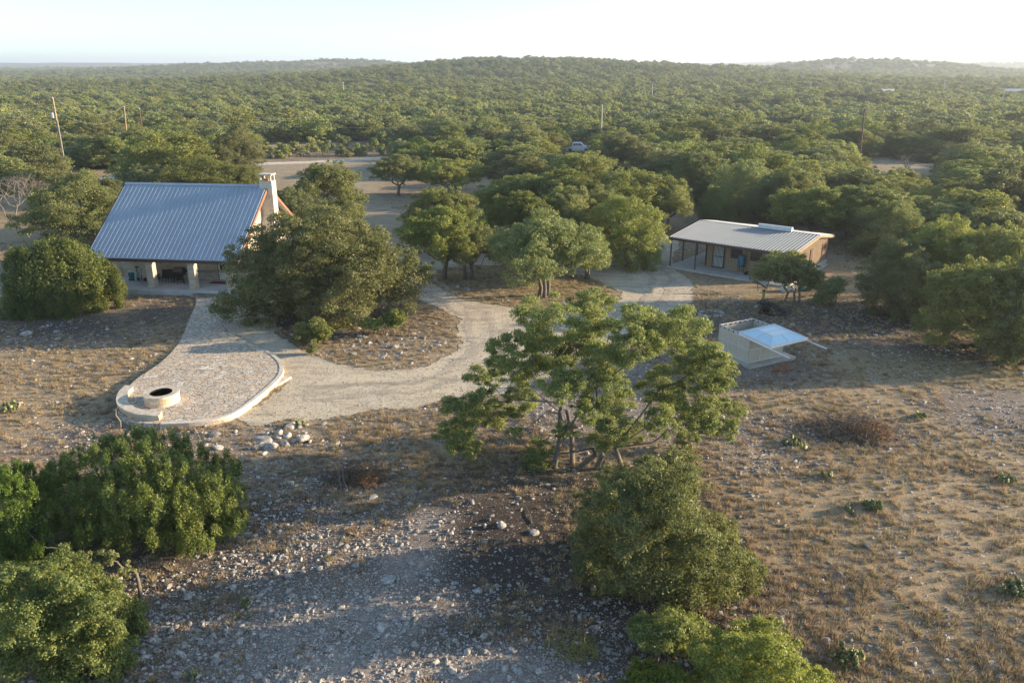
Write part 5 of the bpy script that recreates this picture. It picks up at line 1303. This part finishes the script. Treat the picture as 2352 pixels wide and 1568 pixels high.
# white pickup in the trees
c = P(1328, 348); r = empty('pickup_truck', (c.x, c.y, 0), R(-8), 'white pickup truck parked among the trees beyond the driveway oaks', 'truck')
MB().extr([(-.95,.5),(.95,.5),(.95,1.15),(.9,1.25),(-.9,1.25),(-.95,1.15)], -2.7, 2.8).build('body', M['white'], r, .04)
MB().add([(-1.5,-.85,1.25),(1.3,-.85,1.25),(1.3,.85,1.25),(-1.5,.85,1.25),(-1.1,-.72,1.95),(.6,-.72,1.95),(.6,.72,1.95),(-1.1,.72,1.95)], [(3,2,1,0),(4,5,6,7),(0,1,5,4),(1,2,6,5),(2,3,7,6),(3,0,4,7)]).build('cab', M['white'], r, .05)
MB().add([(-1.2,-.86,1.32),(1.0,-.86,1.32),(.55,-.765,1.82),(-1.0,-.765,1.82),(-1.2,-.83,1.32),(1.0,-.83,1.32),(.55,-.73,1.82),(-1.0,-.73,1.82)], [(0,1,2,3),(7,6,5,4),(0,4,5,1),(1,5,6,2),(2,6,7,3),(3,7,4,0)]).build('window', M['glass'], r)
for x in (-1.8,1.8):
    for y in (-.95,.75): MB().tube([(x,y,.4),(x,y+.2,.4)], .4, 16).build('wheel', M['black'], r)
# feeder in the gap
c = P(1151, 440); r = empty('game_feeder', (c.x, c.y, 0), .2, 'white-topped feeder on dark legs in the gap between the middle oaks', 'feeder')
MB().lathe([(.1,1.0),(.5,1.4),(.5,2.1),(.1,2.4)], n=12).build('hopper', M['white'], r)
for a in (.5,2.6,4.7): MB().tube([(math.cos(a)*.4,math.sin(a)*.4,1.5),(math.cos(a)*.75,math.sin(a)*.75,0)], .05).build('leg', M['black'], r)
# far buildings
def farhouse(u, v, L, D_, h, m, mr, label, rz=0):
    c = PG(u, v); r = empty('farm_building', (c.x, c.y, gh(c.x, c.y)), rz, label, 'building')
    wl = MB().bb((-L/2,-D_/2,-.3),(L/2,D_/2,h)).build('wall', M[m], r); MB().extr([(-D_/2-.4,h),(0,h+1.4),(D_/2+.4,h),(D_/2+.4,h-.15),(0,h+1.2),(-D_/2-.4,h-.15)], -L/2-.4, L/2+.4).build('roof', M[mr], r)
    for i in range(2): MB().bb((-L/4+i*L/2-.5,-D_/2-.05,1),(-L/4+i*L/2+.5,-D_/2,2.1)).build('window', M['glass'], r)
    MB().bb((-.5,-D_/2-.05,0),(.5,-D_/2,2.1)).build('door', M['brown'], r)
farhouse(2035, 222, 8, 6, 2.8, 'galv', 'fargrey', 'far pale grey house at the edge of the far clearing', .3)
farhouse(2318, 220, 14, 7, 2.6, 'fargrey', 'fargrey', 'long far white roof near the right edge', -.1)
farhouse(852, 206, 7, 5, 2.6, 'fargrey', 'fargrey', 'small far white house below the central hill at left', .2)
farhouse(618, 189, 9, 6, 2.6, 'fargrey', 'fargrey', 'tiny far white building at the foot of the left mesa', .1)
FC = smooth([PG(*q) for q in [(1880,219),(1960,215),(2020,219),(2025,225),(1950,229),(1880,226)]]); sheet('far_clearing', FC, [], 2.0, M['dirt'], .12, 1.0)

# ------------------------------------------------------------------ brush piles, cactus, stump
def brush(u, v, rx, ry, h, n, label, seed, m='brush', name='brush_pile', cat='brush pile', m2='straw'):
    rng = random.Random(seed); c = P(u, v); r = empty(name, (c.x, c.y, gh(c.x, c.y)), 0, label, cat)
    for nm, mm, k in (('twigs', m, n), ('dry_stalks', m2, n//2)):
        mb = MB(); ox = 0 if nm == 'twigs' else rx*.45
        for i in range(k):
            a = rng.uniform(0,6.28); rr = math.sqrt(rng.random()); x = math.cos(a)*rr*rx*(1 if nm == 'twigs' else .5)+ox; y = math.sin(a)*rr*ry*(1 if nm == 'twigs' else .6)-(0 if nm == 'twigs' else ry*.3); z = rng.random()*h*(1-rr*.7)
            d = Vector((rng.gauss(0,1), rng.gauss(0,1), rng.gauss(0,.5)+.15)).normalized()*rng.uniform(.3,.9)*rx*.45; rad = rng.uniform(.005,.014)
            p = Vector((x,y,z+.03)); e = p+d; e.z = max(e.z, .02); mid_ = p.lerp(e,.5)+Vector((rng.gauss(0,.06), rng.gauss(0,.06), rng.gauss(0,.05))); mid_.z = max(mid_.z, .03)
            mb.tube([p, mid_, e], [rad, rad*.8, rad*.3], 3, False)
        mb.build(nm, M[mm], r)
    return r
brush(1950, 990, 2.0, 1.5, .8, 900, 'wide heap of dead grey branches in the dry grass at right', 1)
brush(815, 1098, 1.3, .9, .7, 700, 'dark heap of dead twigs with rusty stalks left of the central oak', 2)
c = P(800, 1130); bare_tree('dead_shrub', (c.x, c.y, gh(c.x, c.y)), 2.0, 12, 'upright bare whitish shrub standing in the dark twig heap', 2, 'dead', .035, .5, 4)
brush(262, 1000, .6, .4, .3, 60, 'short pile of splintered pale wood beside the seat wall', 5, 'dead', 'driftwood', 'wood')
c = P(277, 985); o = MB().tube([(c.x,c.y,0),(c.x+.05,c.y,.45),(c.x-.12,c.y,.8),(c.x-.08,c.y+.05,1.15)], [.07,.05,.04,.02], 6).build('dead_stick', M['dead'], None, label='pale crooked dead stick standing by the seat wall', cat='stick')
brush(1310, 1490, .9, .8, .35, 260, 'low grey-green scrubby plant in the dark soil left of the bottom oaks', 6, 'mosstuft', 'low_scrub', 'shrub', 'mosstuft')
brush(2230, 1085, 1.6, .25, .15, 60, 'dark fallen branch in the dry grass at the right', 7, 'brush', 'fallen_branch', 'branch')
for i, (u, v) in enumerate([(1215,1190),(1290,1230),(1100,1400),(1235,1330),(1160,1455),(1330,1180),(1010,1445),(1260,1420)]):
    c = P(u, v); a = rrng.uniform(0, 3.1); l = rrng.uniform(.3, .7); z = gh(c.x, c.y)
    MB().tube([(c.x-math.cos(a)*l, c.y-math.sin(a)*l, z+.02), (c.x+.05, c.y+.04, z+.07), (c.x+math.cos(a)*l, c.y+math.sin(a)*l, z+.03)], [.03,.022,.01], 5).build('fallen_branch', M['dead'], None, label='weathered grey stick lying in the dark soil patch', cat='stick', group='sticks on the dark soil')
def cactus(u, v, n, sp, label, seed, hh=.5):
    rng = random.Random(seed); c = P(u, v); r = empty('prickly_pear', (c.x, c.y, gh(c.x, c.y)), 0, label, 'cactus')
    for nm, m, k in (('green_pads', 'pad', n), ('yellow_pads', 'padyel', max(1, n//4))):
        mb = MB()
        for i in range(max(2, int(k*.55))):
            a = rng.uniform(0,6.28); rr = math.sqrt(rng.random())*sp*.62; z = rng.uniform(.06,hh*.75)*(1-.5*rr/sp); s = rng.uniform(.075,.12)
            bm = bmesh.new(); bmesh.ops.create_icosphere(bm, subdivisions=1, radius=1)
            Mx = Matrix.Translation((math.cos(a)*rr, math.sin(a)*rr, z)) @ Euler((rng.gauss(0,.4), rng.gauss(0,.5), rng.uniform(0,3.14))).to_matrix().to_4x4() @ Matrix.Diagonal((s, s*.18, s*1.25, 1))
            mb.add([v_.co.copy() for v_ in bm.verts], [[q.index for q in f.verts] for f in bm.faces], Mx); bm.free()
        mb.build(nm, M[m], r, smooth_=True)
for a in ((1818,1018,60,.75,'prickly pear cluster on the stony patch right of the central oak',1),(1845,1032,14,.3,'little prickly pear just right of the stony patch cluster',2),(2000,1170,60,.65,'prickly pear clump in the middle of the dry grass',3),
          (1950,1178,18,.35,'small prickly pear left of the clump in the middle of the dry grass',4),(2338,1360,90,.8,'large prickly pear cut by the right edge of the frame',5),(2300,1365,14,.3,'small prickly pear beside the large one at the right edge',10),
          (1945,1515,80,.8,'prickly pear clump right of the bright shrub near the bottom',6),(2110,960,34,.6,'dark green prickly pear right of the wide brush heap',7),(2310,1105,40,.7,'prickly pear next to the dark fallen branch',8),
          (1900,1098,26,.5,'sparse prickly pear below the stony patch',9),(25,940,40,.8,'prickly pear in dry grass at the left edge beside the patio',11),(690,975,20,.4,'small prickly pear behind the boulder pile',12),(565,1395,10,.3,'yellowing prickly pear in the stony ground below the juniper clump',13),
          (440,1560,16,.3,'prickly pear at the bottom edge beside the bottom left oak bush',14)): cactus(*a)

# ------------------------------------------------------------------ haze
def haze():
    o = MB().bb((-9300,-75,-1.2),(9300,9550,78)).build('haze', bpy.data.materials.new('haze_air'), None, kind='stuff'); m = o.data.materials[0]; m.use_nodes = True; t = m.node_tree; t.nodes.clear()
    out = t.nodes.new('ShaderNodeOutputMaterial'); v = t.nodes.new('ShaderNodeVolumePrincipled'); v.inputs['Color'].default_value = (.80,.88,1,1); v.inputs['Density'].default_value = .00021; v.inputs['Anisotropy'].default_value = .35
    t.links.new(v.outputs[0], out.inputs['Volume']); tag(o, 'thin pale haze in the air over the plain and hills', 'haze')
HAZE = True
if HAZE: haze()
